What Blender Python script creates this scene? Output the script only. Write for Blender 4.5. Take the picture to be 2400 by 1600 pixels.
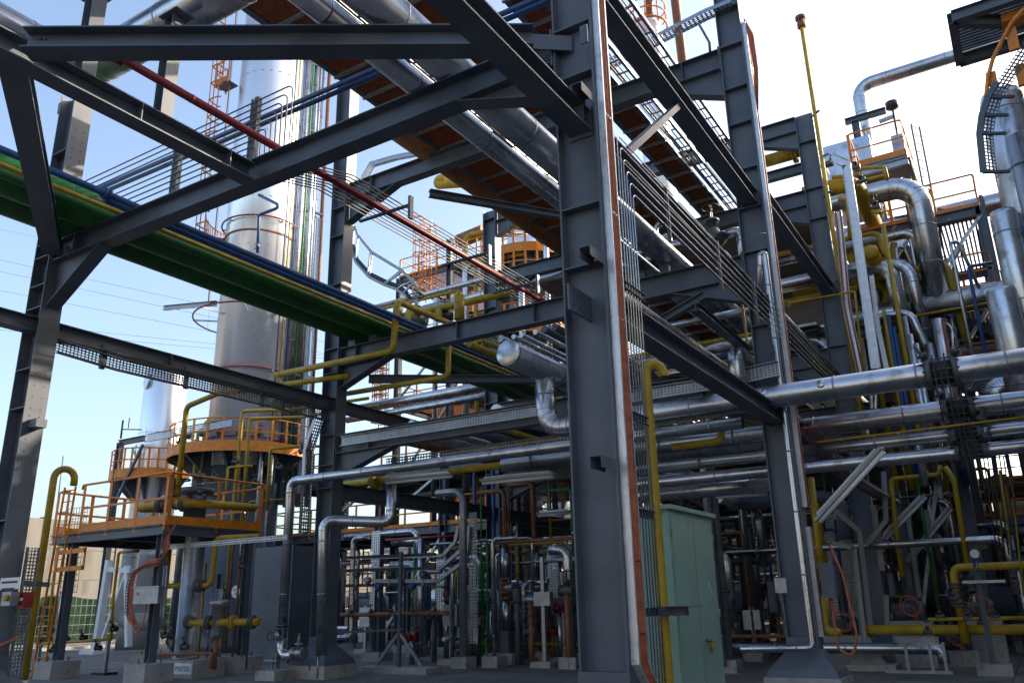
import bpy, math, random
from mathutils import Vector as V, Matrix
random.seed(11)
for o in list(bpy.data.objects): bpy.data.objects.remove(o)
SC = bpy.context.scene
COL = SC.collection
R = math.radians
# ------------------------------------------------------------------ camera
YAW, PITCH, ROLL, FPX, EYE = -0.5511, 0.3090, -0.0218, 1930.0, 1.6
_f = V((math.sin(YAW)*math.cos(PITCH), math.cos(YAW)*math.cos(PITCH), math.sin(PITCH)))
_r0 = V((math.cos(YAW), -math.sin(YAW), 0)); _u0 = _r0.cross(_f)
_r = _r0*math.cos(ROLL) + _u0*math.sin(ROLL)
_u = -_r0*math.sin(ROLL) + _u0*math.cos(ROLL)
CAM = V((0, 0, EYE))
cd = bpy.data.cameras.new('camera'); cam = bpy.data.objects.new('camera', cd); COL.objects.link(cam)
cd.sensor_width = 36; cd.lens = FPX/2400*36; cd.clip_start = .05; cd.clip_end = 4000
m = Matrix((_r, _u, -_f)).transposed().to_4x4(); m.translation = CAM
cam.matrix_world = m
SC.camera = cam
# ------------------------------------------------------------------ sky, sun, exposure
SUN_AZ, SUN_EL = R(40), R(25)            # azimuth measured from +y towards +x
w = bpy.data.worlds.new('World'); SC.world = w; w.use_nodes = True
nt = w.node_tree; nt.nodes.clear()
sky = nt.nodes.new('ShaderNodeTexSky'); sky.sky_type = 'NISHITA'; sky.sun_disc = False
sky.sun_elevation = SUN_EL; sky.sun_rotation = SUN_AZ
sky.air_density = 1.0; sky.dust_density = 4.0; sky.ozone_density = 1.2
bg = nt.nodes.new('ShaderNodeBackground'); bg.inputs[1].default_value = 0.15
wo = nt.nodes.new('ShaderNodeOutputWorld')
nt.links.new(sky.outputs[0], bg.inputs[0]); nt.links.new(bg.outputs[0], wo.inputs[0])
sl = bpy.data.lights.new('sun', 'SUN'); sl.energy = 3.2; sl.angle = R(.5); sl.color = (1, .86, .68)
so = bpy.data.objects.new('sun', sl); COL.objects.link(so); so.location = (20, 40, 60)
sd = V((math.sin(SUN_AZ)*math.cos(SUN_EL), math.cos(SUN_AZ)*math.cos(SUN_EL), math.sin(SUN_EL)))
so.rotation_euler = (-sd).to_track_quat('-Z', 'Y').to_euler()
SC.view_settings.view_transform = 'Standard'; SC.view_settings.look = 'None'
SC.view_settings.exposure = 1.45; SC.view_settings.gamma = 1
SC.view_settings.use_curve_mapping = False
# ------------------------------------------------------------------ pixel -> point on a known plane
def at(px, py, **k):
    d = _f*FPX + _r*(px-1200) + _u*(800-py)
    (a, v), = k.items(); i = 'xyz'.index(a)
    return CAM + d*((v-CAM[i])/d[i])
ORG = {1: (0, 0), 2: (600, 0), 3: (1200, 0), 4: (1700, 0), 5: (0, 520), 6: (600, 520), 7: (1200, 520), 8: (1700, 520),
       9: (0, 1040), 10: (600, 1040), 11: (1200, 1040), 12: (1700, 1040)}
def K(i, a, b, **k):          # a, b: position inside enlarged crop i of the photograph
    return at(ORG[i][0]+a/2.8, ORG[i][1]+b/2.8, **k)
# ------------------------------------------------------------------ materials
MATS = {}
def mat(name, col, rough=.5, metal=0., var=.18, scale=3., bump=.02, bscale=40., dirt=None, streak=False, rust=None):
    m = bpy.data.materials.new(name); m.use_nodes = True; n = m.node_tree; b = n.nodes['Principled BSDF']
    tc = n.nodes.new('ShaderNodeTexCoord'); mp = n.nodes.new('ShaderNodeMapping')
    n.links.new(tc.outputs['Object'], mp.inputs[0])
    if streak: mp.inputs['Scale'].default_value = (1, 1, .12)
    no = n.nodes.new('ShaderNodeTexNoise'); no.inputs['Scale'].default_value = scale; no.inputs['Detail'].default_value = 6
    n.links.new(mp.outputs[0], no.inputs['Vector'])
    cr = n.nodes.new('ShaderNodeValToRGB'); e = cr.color_ramp.elements
    e[0].position = .3; e[1].position = .7
    e[0].color = (*[c*(1-var) for c in col], 1); e[1].color = (*[min(1, c*(1+var)) for c in col], 1)
    n.links.new(no.outputs[0], cr.inputs[0]); out = cr.outputs[0]
    if dirt:
        n2 = n.nodes.new('ShaderNodeTexNoise'); n2.inputs['Scale'].default_value = scale*2.7; n2.inputs['Detail'].default_value = 8
        n.links.new(mp.outputs[0], n2.inputs['Vector'])
        c2 = n.nodes.new('ShaderNodeValToRGB'); c2.color_ramp.elements[0].position = .56; c2.color_ramp.elements[1].position = .72
        n.links.new(n2.outputs[0], c2.inputs[0])
        mx = n.nodes.new('ShaderNodeMix'); mx.data_type = 'RGBA'
        n.links.new(c2.outputs[0], mx.inputs[0]); n.links.new(out, mx.inputs[6]); mx.inputs[7].default_value = (*dirt, 1)
        out = mx.outputs[2]
    if rust:
        n3 = n.nodes.new('ShaderNodeTexNoise'); n3.inputs['Scale'].default_value = 9; n3.inputs['Detail'].default_value = 10; n3.inputs['Roughness'].default_value = .7
        m3 = n.nodes.new('ShaderNodeMapping'); m3.inputs['Scale'].default_value = (1, 1, .35); n.links.new(tc.outputs['Object'], m3.inputs[0]); n.links.new(m3.outputs[0], n3.inputs['Vector'])
        c3 = n.nodes.new('ShaderNodeValToRGB'); c3.color_ramp.elements[0].position = .635; c3.color_ramp.elements[1].position = .72
        n.links.new(n3.outputs[0], c3.inputs[0]); x3 = n.nodes.new('ShaderNodeMix'); x3.data_type = 'RGBA'
        n.links.new(c3.outputs[0], x3.inputs[0]); n.links.new(out, x3.inputs[6]); x3.inputs[7].default_value = (*rust, 1); out = x3.outputs[2]
    n.links.new(out, b.inputs['Base Color'])
    b.inputs['Metallic'].default_value = metal
    rr = n.nodes.new('ShaderNodeMapRange'); rr.inputs[3].default_value = max(.03, rough-.08); rr.inputs[4].default_value = min(1, rough+.1)
    n.links.new(no.outputs[0], rr.inputs[0]); n.links.new(rr.outputs[0], b.inputs['Roughness'])
    if bump:
        nb = n.nodes.new('ShaderNodeTexNoise'); nb.inputs['Scale'].default_value = bscale; nb.inputs['Detail'].default_value = 3
        n.links.new(tc.outputs['Object'], nb.inputs['Vector'])
        bu = n.nodes.new('ShaderNodeBump'); bu.inputs['Strength'].default_value = bump*10; bu.inputs['Distance'].default_value = .01
        n.links.new(nb.outputs[0], bu.inputs['Height']); n.links.new(bu.outputs[0], b.inputs['Normal'])
    MATS[name] = m; return m
mat('steel', (.088, .106, .134), .46, 0, .26, 1.3, .012, 60, dirt=(.10, .103, .11), rust=(.12, .065, .04))
mat('alu', (.66, .68, .70), .36, .55, .12, 5, .015, 60, dirt=(.5, .5, .5))
mat('galv', (.33, .35, .375), .38, .75, .2, 6, .02, 80)
mat('clad', (.50, .515, .545), .27, 1., .2, 1.2, .05, 4, dirt=(.3, .3, .3))
mat('clad_tower', (.86, .90, .97), .24, .6, .06, .6, .03, 2.5, dirt=(.74, .76, .80), streak=True)
mat('seam', (.30, .31, .32), .4, .9)
mat('tube', (.36, .37, .38), .25, 1.)
mat('bright', (.62, .63, .64), .24, 1.)
mat('orange', (.66, .205, .010), .5, 0, .18, 4, dirt=(.40, .13, .02))
mat('yellow', (.40, .262, .010), .5, 0, .24, 3, dirt=(.24, .17, .03))
mat('green', (.012, .105, .014), .42, 0, .3, 1.1, dirt=(.035, .065, .03), rust=(.05, .06, .04))
mat('green_pipe', (.02, .22, .05), .4)
mat('blue', (.02, .07, .20), .42, 0, .2, 4)
mat('red', (.22, .016, .018), .45, 0, .2, 4)
mat('cable', (.42, .115, .055), .6, 0, .25, 12)
mat('brown', (.22, .085, .035), .6, 0, .25, 5)
mat('grating', (.14, .05, .02), .92, 0, .3, 6)
MATS['grating'].node_tree.nodes['Principled BSDF'].inputs['Specular IOR Level'].default_value = .1
mat('concrete', (.33, .32, .30), .9, 0, .2, 2, .06, 30, dirt=(.2, .19, .17))
mat('wall', (.17, .16, .145), .92, 0, .18, .7, .08, 9, dirt=(.10, .095, .085), streak=True)
mat('ground', (.135, .13, .124), .88, 0, .32, .5, .06, 25, dirt=(.095, .09, .085))
mat('white', (.72, .73, .72), .5, 0, .06, 5)
mat('cream', (.27, .27, .255), .5, 0, .1, 2)
mat('cabinet', (.235, .37, .305), .42, 0, .1, 1.5, .008, 30, dirt=(.19, .29, .24))
mat('black', (.02, .021, .023), .5, 0, .3, 8)
mat('valve', (.10, .105, .11), .5, .3, .3, 9)
mat('net', (.005, .034, .014), .9, 0, .4, 3)
mat('ink', (.02, .02, .05), .6, 0, 0, 5, 0)
mat('lampglass', (.7, .72, .7), .3, 0, .04, 5, 0)
mat('far', (.30, .29, .27), .8, 0, .3, .5)
# ------------------------------------------------------------------ mesh helpers
def frame(d, up=V((0, 0, 1))):
    d = d.normalized(); up = V(up)
    if abs(d.dot(up)) > .999: up = V((1, 0, 0)) if abs(d.x) < .9 else V((0, 1, 0))
    s = d.cross(up).normalized(); u = s.cross(d).normalized()
    return d, s, u
def fillet(pts, rad, k=6):
    pts = [V(p) for p in pts]
    if rad <= 0 or len(pts) < 3: return pts
    out = [pts[0]]
    for a, b, c in zip(pts, pts[1:], pts[2:]):
        d1 = (a-b); d2 = (c-b); l1, l2 = d1.length, d2.length; d1.normalize(); d2.normalize()
        ang = d1.angle(d2)
        if ang > 3.1: out.append(b); continue
        t = min(rad/math.tan(ang/2), l1*.49, l2*.49)
        p, q = b+d1*t, b+d2*t
        rr = t*math.tan(ang/2); bis = (d1+d2).normalized(); ce = b+bis*(rr/math.sin(ang/2))
        v1, v2 = p-ce, q-ce; tot = v1.angle(v2); axn = v1.cross(v2).normalized()
        for i in range(k+1): out.append(ce + Matrix.Rotation(tot*i/k, 3, axn) @ v1)
    out.append(pts[-1]); return out
class MB:
    def __init__(s): s.v = []; s.f = []; s.sm = []
    def add(s, vs, fs, smooth=False):
        o = len(s.v); s.v += [V(p) for p in vs]
        for i, f in enumerate(fs):
            s.f.append([o+j for j in f]); s.sm.append(smooth if isinstance(smooth, bool) else smooth[i])
        return s
    def box(s, a, b):
        x0, x1 = sorted((a[0], b[0])); y0, y1 = sorted((a[1], b[1])); z0, z1 = sorted((a[2], b[2]))
        return s.add([(x0, y0, z0), (x1, y0, z0), (x1, y1, z0), (x0, y1, z0), (x0, y0, z1), (x1, y0, z1), (x1, y1, z1), (x0, y1, z1)],
                     [(0, 3, 2, 1), (4, 5, 6, 7), (0, 1, 5, 4), (1, 2, 6, 5), (2, 3, 7, 6), (3, 0, 4, 7)])
    def bar(s, p0, p1, wd, ht, up=(0, 0, 1)):
        p0, p1 = V(p0), V(p1); d, sd_, u = frame(p1-p0, up)
        a, b = sd_*(wd/2), u*(ht/2)
        return s.add([p0-a-b, p0+a-b, p0+a+b, p0-a+b, p1-a-b, p1+a-b, p1+a+b, p1-a+b],
                     [(0, 1, 2, 3), (7, 6, 5, 4), (1, 0, 4, 5), (2, 1, 5, 6), (3, 2, 6, 7), (0, 3, 7, 4)])
    def prof(s, poly, p0, p1, up=(0, 0, 1)):
        p0, p1 = V(p0), V(p1); d, sd_, u = frame(p1-p0, up); n = len(poly)
        a = [p0+sd_*x+u*y for x, y in poly]; b = [p1+sd_*x+u*y for x, y in poly]
        return s.add(a+b, [tuple(range(n)), tuple(range(2*n-1, n-1, -1))] + [((i+1) % n, i, n+i, n+(i+1) % n) for i in range(n)])
    def ib(s, p0, p1, d, wd, tf=.02, tw=.014, up=(0, 0, 1)):
        h, b, t = d/2, wd/2, tw/2
        return s.prof([(-b, -h), (b, -h), (b, -h+tf), (t, -h+tf), (t, h-tf), (b, h-tf), (b, h), (-b, h), (-b, h-tf), (-t, h-tf), (-t, -h+tf), (-b, -h+tf)], p0, p1, up)
    def chan(s, p0, p1, d, wd, t=.01, up=(0, 0, 1)):      # U section open along +up
        b = wd/2
        return s.prof([(-b, 0), (b, 0), (b, d), (b-t, d), (b-t, t), (-b+t, t), (-b+t, d), (-b, d)], p0, p1, up)
    def tube(s, pts, r, n=12, caps=True):
        pts = [V(p) for p in pts]; o = len(s.v); m_ = len(pts)
        ds = [(pts[min(i+1, m_-1)]-pts[max(i-1, 0)]).normalized() for i in range(m_)]
        _, sd_, u = frame(ds[0]); rs = r if isinstance(r, (list, tuple)) else [r]*m_
        vs = []; fs = []; sm = []
        for i in range(m_):
            if i:
                sd_ = (sd_ - ds[i]*sd_.dot(ds[i])).normalized(); u = sd_.cross(ds[i])
            sc = 1.
            if 0 < i < m_-1:
                c_ = max(.5, math.sqrt(max(0, (1+(pts[i]-pts[i-1]).normalized().dot((pts[i+1]-pts[i]).normalized()))/2))); sc = 1/c_ if c_ < .95 else 1
            for k in range(n):
                a = 2*math.pi*k/n; vs.append(pts[i]+(sd_*math.cos(a)+u*math.sin(a))*rs[i]*sc)
        for i in range(m_-1):
            for k in range(n):
                k2 = (k+1) % n; fs.append((i*n+k2, i*n+k, (i+1)*n+k, (i+1)*n+k2)); sm.append(True)
        if caps:
            fs += [tuple(range(n)), tuple(range(m_*n-1, (m_-1)*n-1, -1))]; sm += [False, False]
        return s.add(vs, fs, sm)
    def lathe(s, p, d, pr, n=16):                    # pr: list of (t along d, r)
        p = V(p); d, sd_, u = frame(V(d)); vs = []; fs = []; sm = []
        for t, r in pr:
            for k in range(n):
                a = 2*math.pi*k/n; vs.append(p+d*t+(sd_*math.cos(a)+u*math.sin(a))*r)
        for i in range(len(pr)-1):
            flat = abs(pr[i+1][0]-pr[i][0]) < 1e-6 or abs(pr[i+1][1]-pr[i][1]) < 1e-6
            for k in range(n):
                k2 = (k+1) % n; fs.append((i*n+k2, i*n+k, (i+1)*n+k, (i+1)*n+k2)); sm.append(True)
        fs += [tuple(range(n)), tuple(range(len(pr)*n-1, (len(pr)-1)*n-1, -1))]; sm += [False, False]
        return s.add(vs, fs, sm)
    def ring(s, c, d, R_, r, n=20, k=6):
        c = V(c); d, sd_, u = frame(V(d)); vs = []; fs = []
        for i in range(n):
            a = 2*math.pi*i/n; e = sd_*math.cos(a)+u*math.sin(a)
            for j in range(k):
                b = 2*math.pi*j/k; vs.append(c+e*(R_+r*math.cos(b))+d*(r*math.sin(b)))
        for i in range(n):
            for j in range(k):
                fs.append((i*k+j, ((i+1) % n)*k+j, ((i+1) % n)*k+(j+1) % k, i*k+(j+1) % k))
        return s.add(vs, fs, True)
    def build(s, name, mt, parent=None, label=None, cat=None, group=None, kind=None):
        xs = [p.x for p in s.v]; ys = [p.y for p in s.v]; zs = [p.z for p in s.v]
        c = V(((min(xs)+max(xs))/2, (min(ys)+max(ys))/2, min(zs)))
        me = bpy.data.meshes.new(name); me.from_pydata([p-c for p in s.v], [], s.f)
        me.polygons.foreach_set('use_smooth', s.sm); me.materials.append(MATS[mt]); me.update()
        o = bpy.data.objects.new(name, me); COL.objects.link(o)
        place(o, c, parent); tag(o, label, cat, group, kind); return o
def wloc(o):
    p = o.location.copy()
    while o.parent: o = o.parent; p = p+o.location
    return p
def place(o, c, parent):
    if parent: o.parent = parent; o.location = c-wloc(parent)
    else: o.location = c
def tag(o, label=None, cat=None, group=None, kind=None):
    if label: o['label'] = label
    if cat: o['category'] = cat
    if group: o['group'] = group
    if kind: o['kind'] = kind
    return o
def thing(name, label, cat, loc=(0, 0, 0), group=None):
    o = bpy.data.objects.new(name, None); COL.objects.link(o); o.location = V(loc); o.empty_display_size = .2
    return tag(o, label, cat, group)
def inst(src, parent, loc, rot=None, scale=None):       # a repeat that shares the mesh
    o = bpy.data.objects.new(src.name.split('.')[0], src.data); COL.objects.link(o)
    if rot is not None: o.rotation_mode = 'QUATERNION'; o.rotation_quaternion = rot
    if scale is not None: o.scale = scale
    place(o, V(loc), parent); return o
RINGS = {}
def seam(parent, c, d, r, mt='seam', wd=.03, th=.006):
    key = (round(r, 3), mt, wd, th)
    q = V((0, 0, 1)).rotation_difference(V(d).normalized())
    if key not in RINGS:
        me = bpy.data.meshes.new('seam_band'); b = MB().lathe((0, 0, 0), (0, 0, 1), [(-wd/2, r-.004), (-wd/2, r+th), (wd/2, r+th), (wd/2, r-.004)], 24)
        me.from_pydata(b.v, [], b.f[:-2]); me.polygons.foreach_set('use_smooth', b.sm[:-2]); me.materials.append(MATS[mt]); RINGS[key] = me
    o = bpy.data.objects.new('seam_band', RINGS[key]); COL.objects.link(o)
    o.rotation_mode = 'QUATERNION'; o.rotation_quaternion = q; place(o, V(c), parent); return o
def pipe(name, label, pts, r, mt='clad', bend=None, seams=0, cat='pipe', group=None, n=None, flange=None, parent=None, caps=True, off=.5, elbow=True):
    pts = [V(p) for p in pts]; bend = r*3 if bend is None else bend
    b = MB().tube(fillet(pts, bend, 8), r, n or (24 if r > .12 else 14 if r > .04 else 8), caps)
    o = b.build(name, mt, parent, label, cat, group)
    if seams:
        acc = seams*off
        for a, c in zip(pts, pts[1:]):
            d = c-a; L = d.length; d.normalize(); t = acc
            while t < L-.2: seam(o, a+d*t, d, r); t += seams
            acc = t-L if t-L > .2 else .3
        if elbow:
            for a, b_, c in zip(pts, pts[1:], pts[2:]):
                f = fillet([a, b_, c], bend, 8)[1:-1]
                if len(f) > 3:
                    for i in range(0, len(f), 2):
                        d = (f[min(i+1, len(f)-1)]-f[max(i-1, 0)]); seam(o, f[i], d, r, wd=.012, th=.004)
    for fl in (flange or []): flange_pair(o, *fl)
    if mt in ('green', 'yellow', 'blue', 'red') and r > .042 and not group:       # weld beads
        for a, c in zip(pts, pts[1:]):
            d = c-a; L = d.length
            if L < .7: continue
            d.normalize(); t = min(bend, L*.4) if len(pts) > 2 else 1.3
            while t < L-.15: seam(o, a+d*t, d, r, mt, .014, .005); t += 3.0
    return o
def flange_pair(parent, c, d, r, mt='valve', gap=.02, th=.035):
    d = V(d).normalized(); c = V(c); b = MB()
    for s in (-1, 1): b.lathe(c+d*(s*gap-(th if s < 0 else 0)), d, [(0, r*1.0), (0, r*1.75), (th, r*1.75), (th, r*1.0)], 18)
    _, sd_, u = frame(d)
    for k in range(8):
        a = 2*math.pi*k/8; p = c+(sd_*math.cos(a)+u*math.sin(a))*r*1.45
        b.tube([p-d*(gap+th+.02), p+d*(gap+th+.02)], max(.008, r*.12), 6)
    return b.build('flange', mt, parent)
def handwheel(parent, c, d, R_, mt='black'):
    d, sd_, u = frame(V(d)); c = V(c); b = MB().ring(c, d, R_, R_*.09, 20, 6)
    for k in range(4):
        a = math.pi*k/2; b.tube([c, c+(sd_*math.cos(a)+u*math.sin(a))*R_], R_*.06, 6)
    return b.build('handwheel', mt, parent)
def valve(name, label, c, axis, up, s, mt='valve', group=None, wheel='black', parent=None):
    c = V(c); axis = V(axis).normalized(); up = V(up).normalized()
    bd = MB().lathe(c-axis*s, axis, [(0, s*.45), (0, s*.8), (s*.16, s*.8), (s*.16, s*.45), (s*.5, s*.5), (s*1., s*.66), (s*1.5, s*.5), (s*1.84, s*.45), (s*1.84, s*.8), (s*2, s*.8), (s*2, s*.45)], 16)
    o = bd.build(name, mt, parent, label, 'valve' if not parent else None, group)
    MB().lathe(c+up*s*.4, up, [(0, s*.42), (s*.7, s*.38), (s*.7, s*.62), (s*.9, s*.62), (s*.9, s*.3), (s*1.1, s*.22)], 14).build('bonnet', mt, o)
    y = MB(); sd_ = up.cross(axis)
    for k in (-1, 1): y.bar(c+up*s*1.3+sd_*k*s*.24, c+up*s*2.1+sd_*k*s*.16, s*.1, s*.1, axis)
    y.tube([c+up*s*1.3, c+up*s*2.7], s*.08, 8); y.build('yoke', mt, o)
    handwheel(o, c+up*s*2.45, up, s*.75, wheel)
    return o
def beam(label, p0, p1, d=.4, wd=.3, top=True, stiff=(), name='steel_beam', group=None, bolts=(), up=(0, 0, 1), parent=None, ends=False):
    p0, p1 = V(p0), V(p1); off = V((0, 0, d/2)) if top else V()
    o = MB().ib(p0-off, p1-off, d, wd, up=up).build(name, 'steel', parent, label, None if parent else 'beam', group)
    dr, sd_, u = frame(p1-p0)
    for t in stiff:
        c = p0-off+(p1-p0)*t
        for s in (-1, 1):
            MB().bar(c+sd_*s*.012-dr*.008, c+sd_*s*.012+dr*.008, .001, .001)
            b = MB().add(*_plate(c+sd_*s*(wd/4+.004), sd_*(wd/4-.006), u*(d/2-.022), dr*.008)); b.build('stiffener', 'steel', o)
    if ends:
        for e, s in ((p0-off, 1), (p1-off, -1)):
            pl = MB().add(*_plate(e+dr*s*.012, sd_*(wd/2+.01), u*(d/2+.06), dr*.011)).build('end_plate', 'steel', o); b = MB()
            for i in (-.8, -.3, .3, .8):
                for k in (-1, 1): b.lathe(e+dr*s*.023+sd_*k*wd*.33+u*i*(d/2+.02), dr*s, [(0, .02), (.025, .02), (.025, .011), (.045, .011)], 6)
            b.build('bolts', 'valve', pl)
    for t in bolts:
        c = p0-off+(p1-p0)*t; b = MB()
        for i in (-1, 1):
            for s in (-1, 1):
                for j in (-.6, .6):
                    b.lathe(c+sd_*s*.008+u*i*d*.2+dr*.05*j, sd_*s, [(0, .018), (.022, .018)], 6)
        b.build('bolts', 'valve', o)
    return o
def _plate(c, a, b, n):
    vs = [c+a*i+b*j+n*k for k in (-1, 1) for i, j in ((-1, -1), (1, -1), (1, 1), (-1, 1))]
    return vs, [(0, 3, 2, 1), (4, 5, 6, 7), (0, 1, 5, 4), (1, 2, 6, 5), (2, 3, 7, 6), (3, 0, 4, 7)]
def haunch(parent, a, b, c, wd=.28):       # triangular knee: web plate plus sloping flange from b to c
    a, b, c = V(a), V(b), V(c); n = (b-a).cross(c-a).normalized()
    w_ = MB().add([a-n*.008, b-n*.008, c-n*.008, a+n*.008, b+n*.008, c+n*.008], [(0, 2, 1), (3, 4, 5), (0, 1, 4, 3), (1, 2, 5, 4), (2, 0, 3, 5)])
    w_.bar(b, c, wd, .02, (b-a).normalized()+(c-a).normalized()) if False else None
    d = (c-b).normalized(); up = n.cross(d)
    w_.bar(b, c, wd, .02, up)
    return w_.build('haunch', 'steel', parent)
def ladder(parent, p0, p1, wd, side, mt='orange', step=.3, r=.02):
    p0, p1, side = V(p0), V(p1), V(side).normalized()
    for s in (-1, 1): MB().bar(p0+side*s*wd/2, p1+side*s*wd/2, .02, .06, (p1-p0).cross(side)).build('stile', mt, parent)
    n = int((p1-p0).length/step); src = None
    for i in range(1, n+1):
        c = p0+(p1-p0)*((i-.3)/n)
        if src is None: src = MB().tube([c-side*wd/2, c+side*wd/2], r*.7, 6).build('rung', mt, parent); bl = wloc(src)-c
        else: inst(src, parent, c+bl)
def railing(parent, pts, h=1.1, mt='orange', step=1.2, toe=.15, closed=False, r=.032, hook=0):
    pts = [V(p) for p in pts]
    if closed: pts = pts+[pts[0]]
    z = V((0, 0, 1)); tr = [p+z*h for p in pts]
    if hook:
        d0 = (tr[0]-tr[1]).normalized(); d1 = (tr[-1]-tr[-2]).normalized()
        tr = [tr[0]+d0*hook-z*hook*1.0, tr[0]+d0*hook]+tr+[tr[-1]+d1*hook, tr[-1]+d1*hook-z*hook*1.0]
    o = MB().tube(fillet(tr, .12, 4), r, 8).build('railing', mt, parent)
    for a, b in zip(pts, pts[1:]):
        MB().bar(a+z*h*.5, b+z*h*.5, .014, .06).build('mid_rail', mt, o)
        if toe: MB().bar(a+z*toe/2, b+z*toe/2, .008, toe).build('toe_board', mt, o)
        n = max(1, round((b-a).length/step)); d = (b-a)
        for i in range(n+1):
            if i == n and not (b == pts[-1] and not closed): continue
            p = a+d*(i/n); MB().bar(p-z*.15, p+z*h, .02, .1, d).build('post', mt, o)
    return o
def perf(b, p0, p1, wvec, rows, pitch=.06, slot=.6, rowfill=.5):
    """sheet from p0 along p1, width vector wvec, with real slots"""
    p0, p1, wvec = V(p0), V(p1), V(wvec); d = p1-p0; n = max(2, int(d.length/pitch)); e = d/n; rw = wvec/rows
    for i in range(n):
        for j in range(rows):
            o = p0+e*i+rw*j; a0, a1 = (1-slot)/2, (1+slot)/2; b0, b1 = (1-rowfill)/2, (1+rowfill)/2
            vs = [o, o+e, o+e+rw, o+rw, o+e*a0+rw*b0, o+e*a1+rw*b0, o+e*a1+rw*b1, o+e*a0+rw*b1]
            b.add(vs, [(0, 1, 5, 4), (1, 2, 6, 5), (2, 3, 7, 6), (3, 0, 4, 7)])
    return b
def tray(name, label, pts, wvec, svec, rows=4, mt='galv', cables=0, group=None, cmat='cable', pitch=.06, parent=None, supports=0, cr=.016):
    """perforated cable tray along pts: floor spans wvec, sides rise along svec"""
    pts = [V(p) for p in pts]; wvec, svec = V(wvec), V(svec); b = MB()
    for p, q_ in zip(pts, pts[1:]):
        perf(b, p, q_, wvec, rows, pitch)
        for k in (0, 1):
            o = wvec*k; b.add([p+o, q_+o, q_+o+svec, p+o+svec], [(0, 1, 2, 3)])
            t = wvec.normalized()*(.012 if k == 0 else -.012)
            b.add([p+o+svec, q_+o+svec, q_+o+svec+t, p+o+svec+t], [(0, 1, 2, 3)])
    o = b.build(name, mt, parent, label, None if parent else 'cable tray', group)
    for i in range(cables):
        t = (i+.6)/(cables+.2)
        pp = [p+wvec*t+svec*(.25+.3*(i % 2)) for p in pts]
        f = [pp[0]]
        for a, c in zip(pp, pp[1:]):
            L = (c-a).length; k = max(1, int(L/.5))
            for j in range(1, k+1):
                jit = V((random.uniform(-1, 1), random.uniform(-1, 1), random.uniform(-1, 1)))*(.006 if j < k else 0); f.append(a+(c-a)*(j/k)+jit)
        MB().tube(fillet(f, .08, 3), cr, 6).build('cable', cmat, o)
    return o
# ================================================================== SETTING: ground, wall
XA, XC = -15.55, -3.85                       # the two column lines of the pipe rack
g = MB(); g.add([(-420, -120, 0), (420, -120, 0), (420, 700, 0), (-420, 700, 0)], [(0, 1, 2, 3)])
g.build('ground', 'ground', kind='structure')
# shallow concrete paving slabs: expansion joints near the camera
j = MB()
for i in range(-8, 6): j.box((i*4-.9, -2, .001), (i*4-.88, 60, .004))
for i in range(0, 13): j.box((-34, i*4.5+1.1, .001), (22, i*4.5+1.12, .004))
j.build('joint_lines', 'black', bpy.data.objects['ground'])
# ================================================================== RACK COLUMNS
def column(label, x, y, z1, d=.54, wd=.3, stiff=(), base=True, name='steel_column', group=None, holes=(), z0=.7):
    zb = z0 if base else 0
    o = MB().ib((x, y, zb), (x, y, z1), d, wd, .022, .014, up=(1, 0, 0)).build(name, 'steel', None, label, 'column', group)
    for z in stiff:
        for s in (-1, 1):
            MB().box((x-d/2+.024, y+s*.009, z-.01), (x+d/2-.024, y+s*(wd/2-.004), z+.01)).build('stiffener', 'steel', o)
    if base:
        a, b, c_ = d/2+.01, wd/2+.01, .34
        vs = []
        for z, k in ((.3, 1), (.42, .85), (.74, 0), (.95, 0)):
            for sx, sy in ((-1, -1), (1, -1), (1, 1), (-1, 1)): vs.append((x+sx*(a+c_*k), y+sy*(b+c_*k), z))
        fs = [(0, 3, 2, 1), (12, 13, 14, 15)] + [(r*4+i, r*4+(i+1) % 4, r*4+4+(i+1) % 4, r*4+4+i) for r in range(3) for i in range(4)]
        MB().add(vs, fs).build('base_flare', 'steel', o)
        MB().box((x-a-.37, y-b-.37, 0), (x+a+.37, y+b+.37, .3)).build('pedestal', 'concrete', o)
    for z, sx in holes:
        b = MB()
        for k in range(5):
            for s in (-.09, .09): b.lathe((x+sx*(d/2+.0005), y+s, z+k*.22), (sx, 0, 0), [(0, .018), (.002, .018)], 8)
        b.build('bolt_holes', 'black', o)
    return o
cC = column('big grey I column in front with orange cable tray on its flange', XC, 8, 12.6, stiff=(5.28, 6.03, 7.82, 8.55, 10.2))
cA1 = column('dark grey I column at the open end of rack with notice sign on it', XA, 8, 12.0, wd=.4, stiff=(3.2, 5.24, 5.99, 7.2, 7.67, 8.27, 8.55, 9.62, 10.6), holes=((4.2, 1), (5.0, 1), (10.2, 1)))
cB = column('tall grey I column behind the bent silver drain pipes', XA, 16, 17.2, wd=.4, stiff=(4.6, 5.2, 6.0, 7.0, 7.7, 8.4, 10.3, 11.8, 12.7, 13.4, 15.6), holes=((9.0, 1),))
cD = column('tall grey I column with silver vent pipe and cable tray, on flared base', XC, 16, 17.5, stiff=(5.0, 6.8, 7.3, 8.4, 9.4, 10.3, 11.4, 12.3, 13.4, 14.4, 15.2))
cE = column('grey I column beside the looped blue pipe', XA, 24, 16.0, wd=.4, stiff=(5.9, 8.4, 10, 12, 14, 15.6))
cF = column('tall grey I column beside the long yellow vent pipe', XC, 24, 16.0, stiff=(5.9, 8.4, 10, 12.4, 13.4, 15))
RG = 'rear pipe rack columns'
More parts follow.
